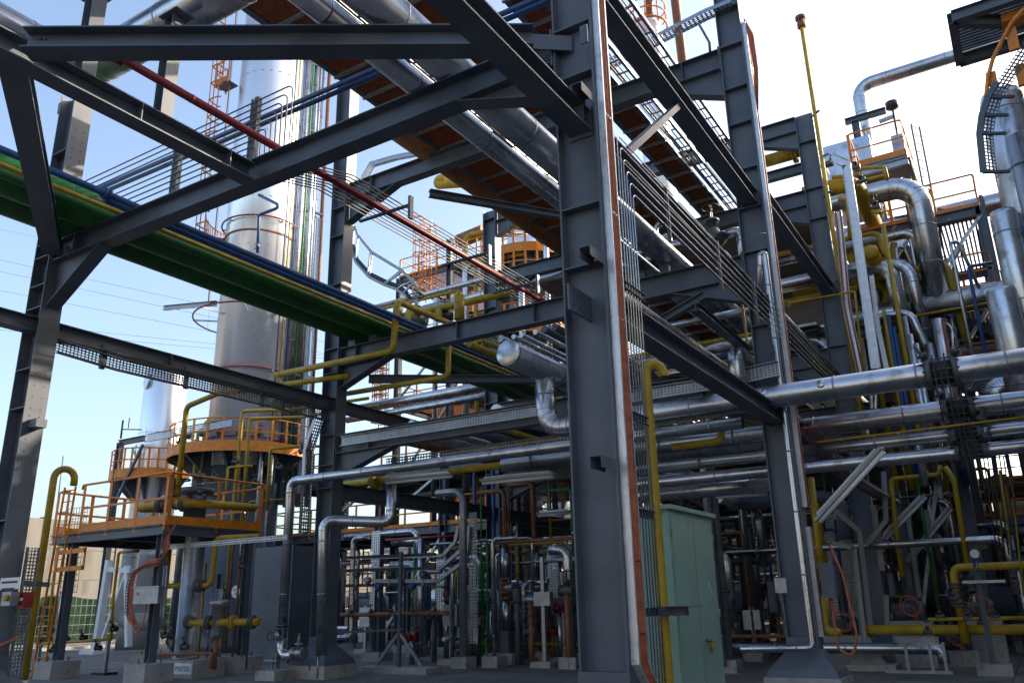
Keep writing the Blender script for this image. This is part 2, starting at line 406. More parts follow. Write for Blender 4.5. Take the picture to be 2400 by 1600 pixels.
for y in (32, 40, 48):
    column('grey rear column in the dark depth of the pipe rack', XA, y, 14, stiff=(5.9, 8.4), group=RG)
    column('grey rear column in the dark depth of the pipe rack', XC, y, 15 if y == 32 else 11, stiff=(5.9, 8.4), group=RG)
    column('grey rear column in the dark depth of the pipe rack', -9.6, y, 5.6, d=.3, group=RG, base=False)
# fin plate, tray stubs on the front column
b = MB().box((XC-.012, 7.45, 4.62), (XC+.012, 7.99, 4.92)); fp = b.build('fin_plate', 'steel', cC)
b = MB()
for k in range(2):
    for l in range(2): b.lathe((XC-.0125, 7.55+.12*k, 4.7+.13*l), (-1, 0, 0), [(0, .016), (.003, .016)], 8).lathe((XC+.0125, 7.55+.12*k, 4.7+.13*l), (1, 0, 0), [(0, .016), (.003, .016)], 8)
b.build('bolt_holes', 'black', fp)
MB().box((XC-.10, 7.44, 4.60), (XC-.085, 7.46, 4.94))
for z in (7.42, 5.33, 3.02):
    MB().chan((XC+.2, 7.5, z), (XC+.2, 7.86, z), .12, .14, .008, up=(0, 0, -1)).build('tray_stub', 'steel', cC)
MB().bar((XC+.29, 7.6, 8.0), (XC+.29, 7.6, 8.25), .02, .1).build('end_plate', 'steel', cC)
# top bracket of the open-end column
MB().box((XA-.55, 7.9, 11.75), (XA-.27, 8.1, 12.0)).build('top_bracket', 'steel', cA1)
MB().box((XA+.28, 7.9, 4.85), (XA+.55, 8.1, 5.0)).build('side_bracket', 'steel', cA1)
MB().box((XA-.55, 7.9, 3.9), (XA-.28, 8.1, 4.15)).build('side_bracket', 'steel', cA1)
# ================================================================== RACK BEAMS
xl, xr = XA+.28, XC-.28
T1 = beam('dark transverse rack beam with knees, joining the open-end and front columns', (xl, 8, 8.55), (xr, 8, 8.55), .42, .3, stiff=(.06, .94), bolts=(.02,), ends=True)
haunch(T1, (xl, 8, 8.13), (xl, 8, 7.2), (xl+1.5, 8, 8.13)); haunch(T1, (xr, 8, 8.13), (xr, 8, 7.65), (xr-1.5, 8, 8.13))
T2 = beam('transverse rack beam crossing under the green pipes with yellow pipe hooked over it', (xl, 16, 8.38), (xr, 16, 8.38), .5, .3, stiff=(.05, .35, .55, .72, .95), ends=True)
haunch(T2, (xl, 16, 7.88), (xl, 16, 7.25), (xl+1.7, 16, 7.88)); haunch(T2, (xr, 16, 7.88), (xr, 16, 7.35), (xr-1.6, 16, 7.88))
T3 = beam('transverse rack beam carrying the pale perforated cable tray', (xl, 16, 5.98), (xr, 16, 5.98), .5, .3, stiff=(.1, .9), ends=True)
haunch(T3, (xl, 16, 5.48), (xl, 16, 4.85), (xl+1.9, 16, 5.48)); haunch(T3, (xr, 16, 5.48), (xr, 16, 4.85), (xr-1.7, 16, 5.48))
T4 = beam('high transverse rack beam under the brown grating walkway', (xl, 16, 13.4), (xr, 16, 13.4), .5, .3, stiff=(.08, .92), ends=True)
haunch(T4, (xl, 16, 12.9), (xl, 16, 12.2), (xl+1.8, 16, 12.9)); haunch(T4, (xr, 16, 12.9), (xr, 16, 12.2), (xr-1.7, 16, 12.9))
FB = 'transverse beams of the rear rack frames'
for y in (24, 32, 40, 48):
    for z in ((5.98, 8.38, 13.4, 15.95) if y == 24 else (5.98, 8.38, 13.4) if y == 32 else (5.98, 8.38)):
        t = beam('grey transverse beam spanning one of the rear rack frames', (xl, y, z), (xr, y, z), .5, .3, group=FB)
        if y < 40: haunch(t, (xr, y, z-.5), (xr, y, z-1.1), (xr-1.6, y, z-.5)); haunch(t, (xl, y, z-.5), (xl, y, z-1.1), (xl+1.6, y, z-.5))
# longitudinal beams, column line C
beam('heavy dark beam overhead running into the front column', (XC, -6, 7.32), (XC, 7.99, 7.32), .28, .3, stiff=(.985,), ends=True)
L7 = beam('rack edge beam carrying the run of thin steel tubes', (XC, 8.02, 7.32), (XC, 15.99, 7.32), .28, .3, ends=True)
L5 = beam('low rack edge beam sloping past the silver riser behind the yellow hook pipe', (XC, 8.02, 5.08), (XC, 15.99, 5.08), .3, .3, ends=True)
L6 = beam('upper dark rack edge beam with a cross strut', (XC, 8.02, 9.76), (XC, 15.99, 9.76), .32, .32, ends=True)
L9 = beam('dark rack edge beam between the two tall right columns', (XC, 16.02, 10.25), (XC, 23.99, 10.25), .32, .3, ends=True)
beam('rack edge beam carrying tubes between the two tall right columns', (XC, 16.02, 7.32), (XC, 23.99, 7.32), .28, .3)
beam('low rack edge beam between the two tall right columns', (XC, 16.02, 5.08), (XC, 23.99, 5.08), .3, .3)
for y in (24, 32, 40):
    for x in (XA, XC):
        beam('grey edge beam linking the rear rack columns', (x, y+.02, 7.0), (x, y+7.98, 7.0), .28, .3, group='rear rack edge beams')
# strut between upper and tube-carrying edge beams
p0 = K(3, 1060, 720, x=XC+.05); p1 = K(3, 780, 975, x=XC+.05)
MB().bar(p0+(p0-p1)*.1, p1+(p1-p0)*.12, .1, .1, (1, 0, 0)).build('steel_brace', 'steel', None, 'short dark strut crossing between two rack edge beams', 'brace')
p0 = K(7, 1290, 460, x=-4.5); p1 = K(7, 850, 690, x=-6.0)
# longitudinal beams, column line A
beam('dark edge beam leaving the open-end column away from the tower', (XA, -8, 7.0), (XA, 7.99, 7.0), .28, .3)
L2 = beam('long dark edge beam above the perforated tray at the open side', (XA, 8.02, 7.0), (XA, 15.99, 7.0), .3, .3, stiff=(.35,), ends=True)
beam('dark edge beam running back from the column behind the drain pipes', (XA, 16.02, 7.0), (XA, 23.99, 7.0), .3, .3)
beam('dark low beam under the fluorescent lights', (XA, 16.02, 4.75), (XA, 23.99, 4.75), .4, .3)
beam('dark low beam further back under the lights', (XA, 24.02, 4.75), (XA, 31.99, 4.75), .4, .3)
# roof plan at the near bay: mid beam and plan bracing
L3 = beam('dark longitudinal beam with stiffeners where two plan braces meet', (-9.75, -4, 8.45), (-9.75, 7.86, 8.45), .3, .3, stiff=(.83, .96), bolts=(.985,))
tH = beam('dark plan brace beam bolted to the front column beside the heavy beam', (-9.55, 4.2, 8.5), (-4.28, 7.62, 8.5), .3, .3, bolts=(.03, .965))
MB().bar((-4.45, 7.52, 8.36), (-3.9, 7.95, 8.36), .02, .22).build('gusset', 'steel', tH)
beam('dark plan brace beam running down to the open-end column', (-9.95, 4.25, 8.42), (-15.2, 7.8, 8.42), .2, .34)
beam('dark transverse beam at the meeting point of the plan braces', (-15.4, 3.95, 8.45), (-9.9, 3.95, 8.45), .3, .3)
# posts on the mid beam that hold up the silver elbow pipe
for yy, zt, lb in ((6.25, 10.2, 'stub post with cap plate under the silver overhead pipe'), (5.05, 12.5, 'dark post rising past the silver overhead elbow')):
    o = MB().ib((-9.75, yy, 8.45), (-9.75, yy, zt), .2, .2, .012, .01, up=(1, 0, 0)).build('support_post', 'steel', None, lb, 'post')
    MB().box((-9.92, yy-.16, zt), (-9.5, yy+.16, zt+.02)).build('cap_plate', 'steel', o)
# flat diagonal braces of the middle bays
beam('dark level diagonal brace below the brown walkway', (-12.6, 16.3, 12.6), (-7.3, 23.7, 12.6), .2, .2)
beam('dark diagonal brace behind the capped silver header', (-14.6, 16.3, 7.6), (-5.0, 23.6, 7.6), .2, .2)
beam('dark angled brace by the silver pipes right of the front column', K(7, 870, 690, y=15.4), K(7, 1260, 460, y=15.6), .16, .2, name='steel_brace')
beam('slim diagonal brace below the big silver pipe', K(7, 1200, 530, x=-4.3), K(7, 1560, 840, x=-4.3), .14, .16, name='steel_brace')
# ================================================================== WALKWAYS, GRATINGS, LADDER TRAYS
GR = {}
def grating_mesh(wd, ln):
    key = (wd, ln)
    if key not in GR:
        b = MB(); n = int(ln/.032)
        for i in range(n+1): y = -ln/2+ln*i/n; b.box((-wd/2, y-.003, -.045), (wd/2, y+.003, 0))
        for i in range(int(wd/.12)+1): x = -wd/2+wd*i/int(wd/.12); b.box((x-.004, -ln/2, -.02), (x+.004, ln/2, -.004))
        me = bpy.data.meshes.new('grating_panel'); me.from_pydata(b.v, [], b.f); me.materials.append(MATS['grating']); GR[key] = me
    return GR[key]
def walkway(label, x0, x1, y0, y1, z, step=1.0, rail=False, group=None):
    t = thing('grating_walkway', label, 'walkway', ((x0+x1)/2, y0, z), group)
    n = max(1, round((y1-y0)/step)); ln = (y1-y0)/n
    for x in (x0, x1): MB().chan((x, y0, z-.06), (x, y1, z-.06), .14, .05, .008, up=((1 if x == x0 else -1), 0, 0)).build('edge_channel', 'steel', t)
    jm = None
    for i in range(n):
        o = bpy.data.objects.new('grating_panel', grating_mesh(round(x1-x0-.04, 3), round(ln-.02, 3))); COL.objects.link(o)
        place(o, V(((x0+x1)/2, y0+ln*(i+.5), z)), t)
        if jm is None: jm = MB().bar((x0, y0+.03, z-.09), (x1, y0+.03, z-.09), .07, .08).build('joist', 'galv', t); base = wloc(jm)
        else: inst(jm, t, base+V((0, ln*i, 0)))
    if rail:
        railing(t, [(x0, y0, z), (x0, y1, z)], step=1.5); railing(t, [(x1, y0, z), (x1, y1, z)], step=1.5)
    return t
walkway('brown grating walkway high above the green pipes, left of the silver pipes', -12.15, -10.9, 2, 40, 13.62)
walkway('brown grating walkway between two silver pipe runs', -9.75, -8.6, 0, 40, 13.62)
walkway('narrow brown grating walkway right of the front column', -7.45, -6.65, 12, 26, 13.62)
walkway('brown grating walkway low over the dark pipe area', -7.9, -6.4, 17, 40, 9.4)  # this and the next two: low gratings added as canopy to shade the ground
walkway('rear brown grating floor of the dark bays', -14.8, -10.2, 24.3, 47, 9.4)
walkway('rear upper grating floor of the dark bays', -6.3, -4.4, 24.3, 47, 9.4)
def laddertray(label, x, z, y0, y1, wd=.4, group=None, step=.5, cab=3):
    t = thing('ladder_tray', label, 'cable tray', (x, y0, z), group)
    for s in (-1, 1): MB().chan((x+s*wd/2, y0, z), (x+s*wd/2, y1, z), .05, .11, .006, up=(-s, 0, 0)).build('side_rail', 'galv', t)
    src = None
    for i in range(int((y1-y0)/step)):
        if src is None: src = MB().box((x-wd/2, y0+.1, z-.045), (x+wd/2, y0+.15, z-.025)).build('rung', 'galv', t); b0 = wloc(src)
        else: inst(src, t, b0+V((0, step*i, 0)))
    for k in range(cab): MB().tube([(x-wd/2+wd*(k+.7)/(cab+.4), y0+i*2, z-.005+.004*((i+k) % 2)) for i in range(int((y1-y0)/2)+1)], .018, 6).build('cable', 'black', t)
    return t
laddertray('ladder cable tray under the high left walkway', -10.5, 13.5, 2, 40, .5)
laddertray('ladder cable tray beside the smaller silver pipe', -8.05, 11.2, 4, 40, .4)
LT = 'ladder trays beside the narrow walkway'
for x in (-6.35, -5.85, -5.35): laddertray('black ladder cable tray in the row beside the narrow walkway', x, 13.55, 10, 26, .36, LT)
# ================================================================== RACK PIPES ALONG ITS LENGTH
pipe('clad_pipe', 'large silver insulated pipe resting on the rack beams', [(-5.86, -2, 8.86), (-5.86, 46, 8.86)], .265, seams=1.6)
pipe('clad_pipe', 'smaller silver insulated pipe next to the large one on rack beams', [(-6.42, -2, 8.74), (-6.42, 46, 8.74)], .17, seams=1.8)
pipe('clad_pipe', 'silver rack pipe low down behind the tube bundle', [(-5.12, 17.5, 6.25), (-5.12, 10.5, 6.25), (-5.12, 10.5, 8.0)], .215, seams=1.4)
pipe('clad_pipe', 'long silver rack pipe deep behind the tall right column', [(-5.12, 17.6, 6.25), (-5.12, 46, 6.25)], .2, seams=1.8)
pipe('clad_pipe', 'silver pipe beyond the narrow brace', [(-4.75, 16.4, 8.64), (-4.75, 46, 8.64)], .2, seams=1.7)
pipe('orange_pipe', 'big orange-brown pipe below the edge of the high walkway', [(-12.45, 14.3, 13.75), (-12.45, 30, 13.75)], .4, 'brown')
# green cooling water pipes and the small lines on top
pipe('green_pipe', 'outer of two big dark green pipes on the rack', [(-14.92, -6, 8.92), (-14.92, 46, 8.92)], .365, 'green', n=32)
pipe('green_pipe', 'inner of two big dark green pipes on the rack', [(-14.18, -6, 8.92), (-14.18, 46, 8.92)], .365, 'green', n=32)
pipe('green_pipe', 'thin green pipe beside the big green pair', [(-13.70, -6, 8.70), (-13.70, 46, 8.70)], .10, 'green')
pipe('yellow_pipe', 'thin yellow pipe between green and blue rack pipes', [(-13.36, -6, 8.66), (-13.36, 46, 8.66)], .045, 'yellow')
pipe('blue_pipe', 'blue pipe next to the thin yellow rack pipe', [(-12.92, -6, 8.68), (-12.92, 46, 8.68)], .062, 'blue', flange=[((-12.92, 7.4, 8.68), (0, 1, 0), .062, 'blue')])
pipe('blue_pipe', 'second blue pipe of the rack pair', [(-13.14, 7.5, 8.68), (-13.14, 46, 8.68)], .062, 'blue')
for yy in (8, 16):
    for x in (-14.92, -14.18):
        zt = 8.55 if yy == 8 else 8.38
        MB().box((x-.12, yy-.08, zt), (x+.12, yy+.08, 8.6+.02)).build('pipe_shoe', 'steel', T1 if yy == 8 else T2)
for x, zt in ((-5.86, 8.6), (-6.42, 8.58), (-4.75, 8.45)):
    MB().box((x-.1, 15.92, 8.38), (x+.1, 16.08, zt)).build('pipe_shoe', 'steel', T2)
# red fire-water line with fittings
rp = pipe('red_pipe', 'long dark red pipe slanting under the overhead beams', [(-9.25, 5.05, 8.66), (-9.25, 21.5, 8.66)], .062, 'red', flange=[((-9.25, 5.2, 8.66), (0, 1, 0), .062, 'red'), ((-9.25, 16.4, 8.66), (0, 1, 0), .062, 'red')])
# thin tubes: a fan crossing on posts, bending down and following the red pipe
TG = 'thin instrument tubes of the bent fan'
for k in range(9):
    xb = -9.18-.115*k; zt = 9.93-.125*k; xr_ = -8.82-.1*k-(.05 if k > 3 else 0)
    pts = [(-15.05+.17*k, 8.15, zt), (xb, 8.15, zt), (xb, 8.15, 8.70+.012*k), (xb, 8.6, 8.66), (xr_, 9.3, 8.64), (xr_, 22.5, 8.62)]
    if zt < 8.95: pts = [pts[0], (xb, 8.15, zt), (xb, 8.6, 8.66), pts[4], pts[5]]
    MB().tube(fillet(pts, .13, 4), .013, 6).build('steel_tube', 'valve', None, 'thin instrument tube of the bent fan running along the red pipe', 'tube', TG)
for yy in (10.6, 13.2, 15.2, 17.6, 19.8):
    o = MB().bar((-9.85, yy, 8.585), (-8.6, yy, 8.585), .06, .04).build('tube_support', 'steel', None, 'steel bracket under the red pipe and thin tubes', 'bracket', 'tube brackets along the red pipe')
    MB().bar((-8.62, yy, 8.3), (-8.62, yy, 8.75), .1, .05, (1, 0, 0)).build('hanger', 'steel', o)
for x in (-12.15, -10.1):
    o = MB().bar((x, 8.22, 8.55), (x, 8.22, 10.05), .09, .09).build('tube_post', 'steel', None, 'dark clip post holding the bent tube fan on the beam', 'post', 'posts of the tube fan')
    MB().bar((x-.12, 8.2, 8.75), (x-.12, 8.2, 10.05), .03, .05).build('clip_rail', 'steel', o)
pipe('blue_pipe', 'blue branch pipe below the bent tube fan', [(-12.92, 8.35, 8.68), (-12.92, 8.35, 8.84), (-9.9, 8.35, 8.84)], .045, 'blue', bend=.06)
# two blue pipes crossing high up
for k in range(2):
    a = K(2, 0, 790+42*k, z=12.2+.0*k); b_ = K(2, 880, 410+45*k, z=12.2); dd = (b_-a).normalized()
    a.z = b_.z = 12.2
    pipe('blue_pipe', ('upper' if k == 0 else 'lower')+' of two blue pipes crossing below the high walkway', [a-dd*7.5, b_+dd*9], .055, 'blue')
# silver overhead pipe with elbow at top left
pc = K(1, 560, 470, z=10.75)
pipe('clad_pipe', 'thick silver overhead pipe with a bend above the plan braces', [pc+V((0, -7, 0)), pc, pc+V((9.0, 0, 0))], .34, bend=.5, seams=1.7)
beam('dark beam alongside the bent silver overhead pipe', pc+V((1.2, -.75, .75)), pc+V((9, -.75, .75)), .4, .3)
# T-direction silver pipes seen between the columns behind the red pipe
for k, (z, y, r, x0, x1) in enumerate(((13.1, 25.0, .19, -19.5, -11.5), (13.75, 25.0, .12, -23.5, -11.5), (9.05, 25.0, .13, -23.5, -15.9), (9.75, 26.0, .2, -24, -15.9))):
    pipe('clad_pipe', ['silver pipe crossing level behind the red pipe', 'upper slim silver pipe crossing level behind the red pipe', 'slim silver pipe crossing behind the second yellow drop pipe', 'thicker silver pipe crossing behind the second yellow drop pipe'][k], [(x0, y, z), (x1, y, z)], r, seams=1.9)
# capped header, riser and the long silver cross pipe
hd = pipe('clad_pipe', 'thick silver header with blank capped end facing forward', [(-8.6, 13.87, 6.55), (-8.6, 30, 6.55)], .285, seams=1.4, off=.35)
MB().lathe((-8.6, 13.86, 6.55), (0, -1, 0), [(0, .287), (.03, .287), (.045, .27), (.05, .05)], 28).build('end_cap', 'clad', hd)
p1_ = pipe('clad_pipe', 'dented silver pipe rising from header and crossing before the tall column', [(-8.6, 15.35, 6.5), (-8.6, 15.35, 5.2), (12, 15.35, 5.2)], .215, bend=.42, seams=1.35, off=.4)
pipe('clad_pipe', 'silver riser with elbow joining the dented pipe', [(-4.35, 15.35, 5.2), (-4.35, 15.35, 6.2), (-4.35, 18.5, 6.2)], .155, bend=.22, seams=.9)
pipe('clad_pipe', 'second silver cross pipe below the dented one', [(-10.5, 16.6, 4.79), (12, 16.6, 4.79)], .185, seams=1.6)
pipe('clad_pipe', 'third slim silver cross pipe below the dented one', [(-8.2, 16.5, 4.32), (12, 16.5, 4.32)], .12, seams=1.7)
pipe('clad_pipe', 'lowest slim silver cross pipe right of the flared column', [(-7.2, 16.5, 3.62), (-7.2, 16.5, 4.0), (12, 16.5, 4.0)], .12, bend=.2, seams=1.5)
pipe('clad_pipe', 'silver cross pipe ending in an elbow above the green cabinet', [(-7.5, 17.2, 3.3), (-7.5, 17.2, 3.85), (-4.3, 17.2, 3.85)], .17, bend=.25, seams=1.2)
pipe('clad_pipe', 'dull silver cross pipe deep above the green cabinet', [(-9, 18.2, 4.95), (-4.2, 18.2, 4.95)], .22, seams=1.5)
pipe('yellow_pipe', 'short yellow pipe with bend below the cross pipes', [K(7, 1050, 1475, y=15.9), K(7, 1370, 1440, y=15.9), K(7, 1375, 1350, y=15.9)], .075, 'yellow', bend=.2)
pipe('yellow_pipe', 'slender yellow pipe between the silver cross pipes', [K(8, 600, 1445, y=16.2), K(8, 1960, 1280, y=16.2)], .02, 'yellow')
# T4 long silver drain pipe across to the left and its drops
zp = 4.76
pipe('clad_pipe', 'long silver pipe crossing level then dropping to a flanged valve', [(-4.3, 15.2, zp), (-16.15, 15.2, zp), (-16.15, 15.2, .95)], .12, bend=.2, seams=1.25, flange=[((-16.15, 15.2, 1.2), (0, 0, 1), .11)])
pipe('clad_pipe', 'silver pipe dropping to the ground in front of the flared column base', [K(10, 890, 270, y=15.4), K(10, 890, 515, y=15.4), (K(10, 445, 510, y=14.6).x, 14.6, K(10, 445, 500, y=14.6).z), (K(10, 430, 1380, y=14.6).x, 14.6, .6)], .13, bend=.22, seams=1.2)
# ================================================================== TOWER AND VESSELS ON THE LEFT
TP = at(585, 900, y=25.0); TX, TY, TR_ = TP.x, TP.y, 1.62
tw = thing('tower', 'tall silver clad process tower behind the rack', 'tower', (TX, TY, 0))
MB().lathe((TX, TY, 7.6), (0, 0, 1), [(0, TR_*1.02), (32, TR_*1.02)], 64).build('shell', 'clad_tower', tw)
MB().lathe((TX, TY, 0), (0, 0, 1), [(0, TR_+.15), (.5, TR_+.15), (.5, TR_), (7.7, TR_)], 48).build('skirt', 'steel', tw)
for py in (148, 200, 330, 475, 553, 584, 680, 773, 860, 925, 985):
    z = at(560, py, y=TY-1.2).z
    seam(tw, (TX, TY, z), (0, 0, 1), TR_*1.02, 'seam' if py != 553 else 'brown', .03 if py != 553 else .09, .008 if py != 553 else .05)
# vertical service lines on the tower's right side
def tl(dx, dy, r, mt, z0=6, z1=36, nm='riser_pipe', sm=0):
    dx, dy = .63*dx+.77*dy, .77*dx-.63*dy
    o = MB().tube([(TX+dx, TY+dy, z0), (TX+dx, TY+dy, z1)], r, 14 if r > .05 else 8).build(nm, mt, tw)
    if sm:
        z = z0+1
        while z < z1: seam(o, (TX+dx, TY+dy, z), (0, 0, 1), r); z += sm
for dx, dy, r, mt, sm in ((1.72, .75, .17, 'clad', 2.2), (2.15, .35, .2, 'clad', 2.6), (2.5, .0, .13, 'clad', 2.4), (1.25, 1.25, .035, 'yellow', 0), (1.5, 1.1, .035, 'blue', 0), (1.95, .85, .035, 'green_pipe', 0), (2.85, .1, .1, 'brown', 0), (1.05, 1.5, .03, 'blue', 0), (2.35, .7, .07, 'clad', 2), (1.95, -.2, .12, 'clad', 3)):
    tl(dx, dy, r, mt, sm=sm)
for z in (12, 16, 20.5, 25, 29):
    MB().bar((TX+.63*1.2+.77*.9, TY+.77*1.2-.63*.9, z), (TX+.63*2.9+.77*.2, TY+.77*2.9-.63*.2, z), .1, .1).build('pipe_bracket', 'steel', tw)
perf_b = perf(MB(), (TX+.63*2.35+.77*.9, TY+.77*2.35-.63*.9, 6.5), (TX+.63*2.35+.77*.9, TY+.77*2.35-.63*.9, 20), (.25, .3, 0), 4, .09); perf_b.build('cable_tray', 'galv', tw)
perf(MB(), (TX-1.35, TY-1.55, 14), (TX-1.35, TY-1.55, 36), (-.3, .2, 0), 4, .09).build('cable_tray', 'galv', tw)
# red spray rings with brackets
for px, py, rr, mt in ((700, 1010, 1.75, 'red'), (560, 848, 1.8, 'red'), (500, 715, 2.75, 'red'), (600, 500, 1.85, 'red')):
    z = at(600, py, y=TY-1.5).z
    MB().ring((TX, TY, z), (0, 0, 1), rr, .04, 48, 8).build('spray_ring', mt, tw)
    for k in range(5):
        a = -2.4+k*.75; d = V((math.cos(a), math.sin(a), 0)); MB().bar(V((TX, TY, z-.05))+d*TR_, V((TX, TY, z-.05))+d*(rr+.02), .05, .07).build('ring_bracket', 'galv', tw)
z = at(450, 733, y=TY-1).z
MB().ib((TX-1.3, TY-1.2, z), (TX-3.9, TY-2.2, z), .22, .18).build('davit_arm', 'galv', tw)
z = at(400, 895, y=TY-1).z
# caged ladder at the upper left
lt = thing('caged_ladder', 'orange caged ladder climbing the shell of the tall silver tower', 'ladder', (TX-1.9, TY-.9, 18))
lx, ly = TX-1.75, TY-1.35
ladder(lt, (lx, ly, 15.5), (lx, ly, 36), .5, (.8, -.6, 0), step=.33)
for k in range(20):
    z = 17.5+k*1.0; hp = [V((lx, ly, z))+V((.8, -.6, 0))*(.5*math.sin(a))+V((-.6, -.8, 0))*(.1+.8*(1-abs(a)/2.2)*1) for a in (-1.57, -1.1, -.5, 0, .5, 1.1, 1.57)]
    MB().tube(hp, .035, 6).build('cage_hoop', 'orange', lt)
for a in (-1.1, -.5, .0, .5, 1.1):
    o_ = V((.8, -.6, 0))*(.5*math.sin(a))+V((-.6, -.8, 0))*(.1+.8*(1-abs(a)/2.2))
    MB().tube([V((lx, ly, 17.5))+o_, V((lx, ly, 36))+o_], .026, 6).build('cage_strip', 'orange', lt)
zl_ = at(525, 225, y=TY-1).z
lp_ = MB().box((lx-.5, ly-.45, zl_), (lx+.45, ly+.2, zl_+.05)); lp_.build('rest_deck', 'steel', lt); railing(lt, [(lx-.5, ly+.2, zl_+.05), (lx-.5, ly-.45, zl_+.05), (lx+.45, ly-.45, zl_+.05)], 1.3, 'orange', .6, .3)
def ringplat(label, cx, cy, z, r0, r1, a0, a1, brackets=True, h=1.1, mt='orange'):
    t = thing('ring_platform', label, 'platform', (cx, cy, z)); n = 18
    P = lambda r, i: V((cx+r*math.cos(a0+(a1-a0)*i/n), cy+r*math.sin(a0+(a1-a0)*i/n), z))
    b = MB()
    for i in range(n):
        b.add([P(r0, i), P(r1, i), P(r1, i+1), P(r0, i+1), P(r0, i)-V((0, 0, .05)), P(r1, i)-V((0, 0, .05)), P(r1, i+1)-V((0, 0, .05)), P(r0, i+1)-V((0, 0, .05))], [(0, 1, 2, 3), (7, 6, 5, 4), (0, 4, 5, 1), (3, 2, 6, 7), (1, 5, 6, 2)])
    b.build('deck', 'steel', t)
    b = MB()
    for i in range(n): b.bar(P(r1, i)-V((0, 0, .15)), P(r1, i+1)-V((0, 0, .15)), .04, .3)
    b.build('edge_band', 'orange', t)
    railing(t, [P(r1, i) for i in range(n+1)], h, mt, 1.0)
    if brackets:
        for i in range(0, n+1, 3):
            haunch(t, P(r0, i)-V((0, 0, .05)), P(r0, i)-V((0, 0, 1.3)), P(r1, i)-V((0, 0, .07)), .12)
    return t
ringplat('orange railed ring platform round the foot of the silver tower', TX, TY, 8.2, TR_+.05, TR_+1.6, R(160), R(375))
tl_ = at(500, 1020, y=TY-2.9)
tray('cable_tray', 'pale perforated tray along the tower ring platform', [(TX-2.9, TY-2.95, 8.75), (TX+2.6, TY-2.95, 8.75)], (0, 0, .35), (0, -.08, 0), 4, pitch=.09)
ringplat('orange ring platform fragment higher on the tower side', TX, TY, at(520, 530, y=TY-1).z-1.0, TR_+.05, TR_+1.0, R(150), R(235))
# smaller vessel left of the tower
VP_ = at(378, 1000, y=25.5); vx, vy = VP_.x, VP_.y
vs = thing('vessel', 'smaller silver vessel with round manway left of the tower', 'vessel', (vx, vy, 0))
zt = at(390, 850, y=vy).z
MB().lathe((vx, vy, 1.5), (0, 0, 1), [(0, 1.02), (zt-2.1, 1.02), (zt-1.8, .82), (zt-1.6, .5), (zt-1.5, .08)], 40).build('shell', 'clad_tower', vs)
MB().lathe((vx, vy, 0), (0, 0, 1), [(0, .95), (1.6, .95)], 32).build('skirt', 'cream', vs)
mp_ = K(5, 985, 1045, y=vy-.9); d_ = V((-.3, -.95, 0)).normalized()
mw = MB().lathe(V((mp_.x, vy-.75, mp_.z)), d_, [(0, .33), (.25, .33), (.25, .40), (.33, .40)], 28).build('manway', 'clad', vs)
for px in (1000, 1100, 1180): seam(vs, (vx, vy, at(400, px, y=vy-1).z), (0, 0, 1), 1.02)
ringplat('orange railed platform round the smaller silver vessel', vx, vy, 8.0, .95, 2.1, R(170), R(370))
# steel frame left of the vessel with instruments
fr = thing('instrument_stand', 'grey steel frame with thin instruments left of the small vessel', 'frame', (vx-2, vy-2, 0))
a = K(5, 780, 1450, y=vy-2); b_ = K(5, 920, 1400, y=vy-2)
MB().ib((a.x+.15, vy-2, 0), (a.x+.15, vy-2, a.z), .25, .25, up=(1, 0, 0)).build('post', 'steel', fr)
MB().ib((a.x, vy-2, a.z), (b_.x+.4, vy-2, a.z), .25, .2).build('beam', 'steel', fr)
MB().bar((a.x+.2, vy-2, a.z-3), (b_.x+.3, vy-2, a.z-.3), .12, .12).build('brace', 'steel', fr)
q_ = K(5, 800, 1360, y=vy-2); MB().tube([q_, K(5, 930, 1362, y=vy-2)], .03, 6).tube([q_+V((0, 0, -.45)), q_+V((0, 0, .45))], .05, 6).tube([q_+V((.5, 0, 0)), q_+V((.5, 0, .5))], .025, 6).build('weather_sensor', 'black', fr)
MB().tube([K(9, 372, 430, x=-40), K(9, 415, 80, x=-40)], .03, 6).build('lightning_rod', 'galv', None, 'thin lightning rod rising above the concrete wall', 'rod')
MB().lathe((vx-1.1, vy-.2, 9.0), (0, 0, 1), [(0, .05), (.1, .3), (.4, .42), (.7, .3), (.8, .05)], 20).build('nozzle_head', 'clad', vs)
# tall silver pipes / bare legs beneath the vessel
wp = thing('white_leg_frame', 'white tapered leg frame behind the orange platform', 'frame', K(9, 660, 1255, y=22))
A = K(9, 720, 760, y=22); B = K(9, 640, 1240, y=22)
MB().bar((B.x, 22, .1), (A.x, 22, A.z), .28, .22).build('leg', 'white', wp); MB().box((B.x-.5, 21.6, 0), (B.x+.5, 22.4, .15)).build('foot', 'white', wp)
MB().bar((A.x-.1, 22, A.z-.4), (A.x+1.6, 22, A.z-.5), .2, .2).build('cross_beam', 'white', wp)
MB().bar((A.x+1.3, 22, A.z-.5), (B.x+.4, 22, .6), .12, .12).build('brace', 'white', wp)
MB().bar((A.x+1.3, 22, A.z-.3), (A.x+2.0, 22, .3), .22, .2).build('leg', 'white', wp)
pp = K(9, 850, 800, y=23)
pipe('cream_pipe', 'thick cream white pipe with bend behind the junction box', [K(9, 870, 650, y=23), (K(9, 820, 1000, y=23).x, 23, K(9, 820, 1160, y=23).z), (K(9, 820, 1000, y=23).x+2.5, 23.0, K(9, 820, 1160, y=23).z-.05)], .35, 'cream', bend=.5, seams=1.2)
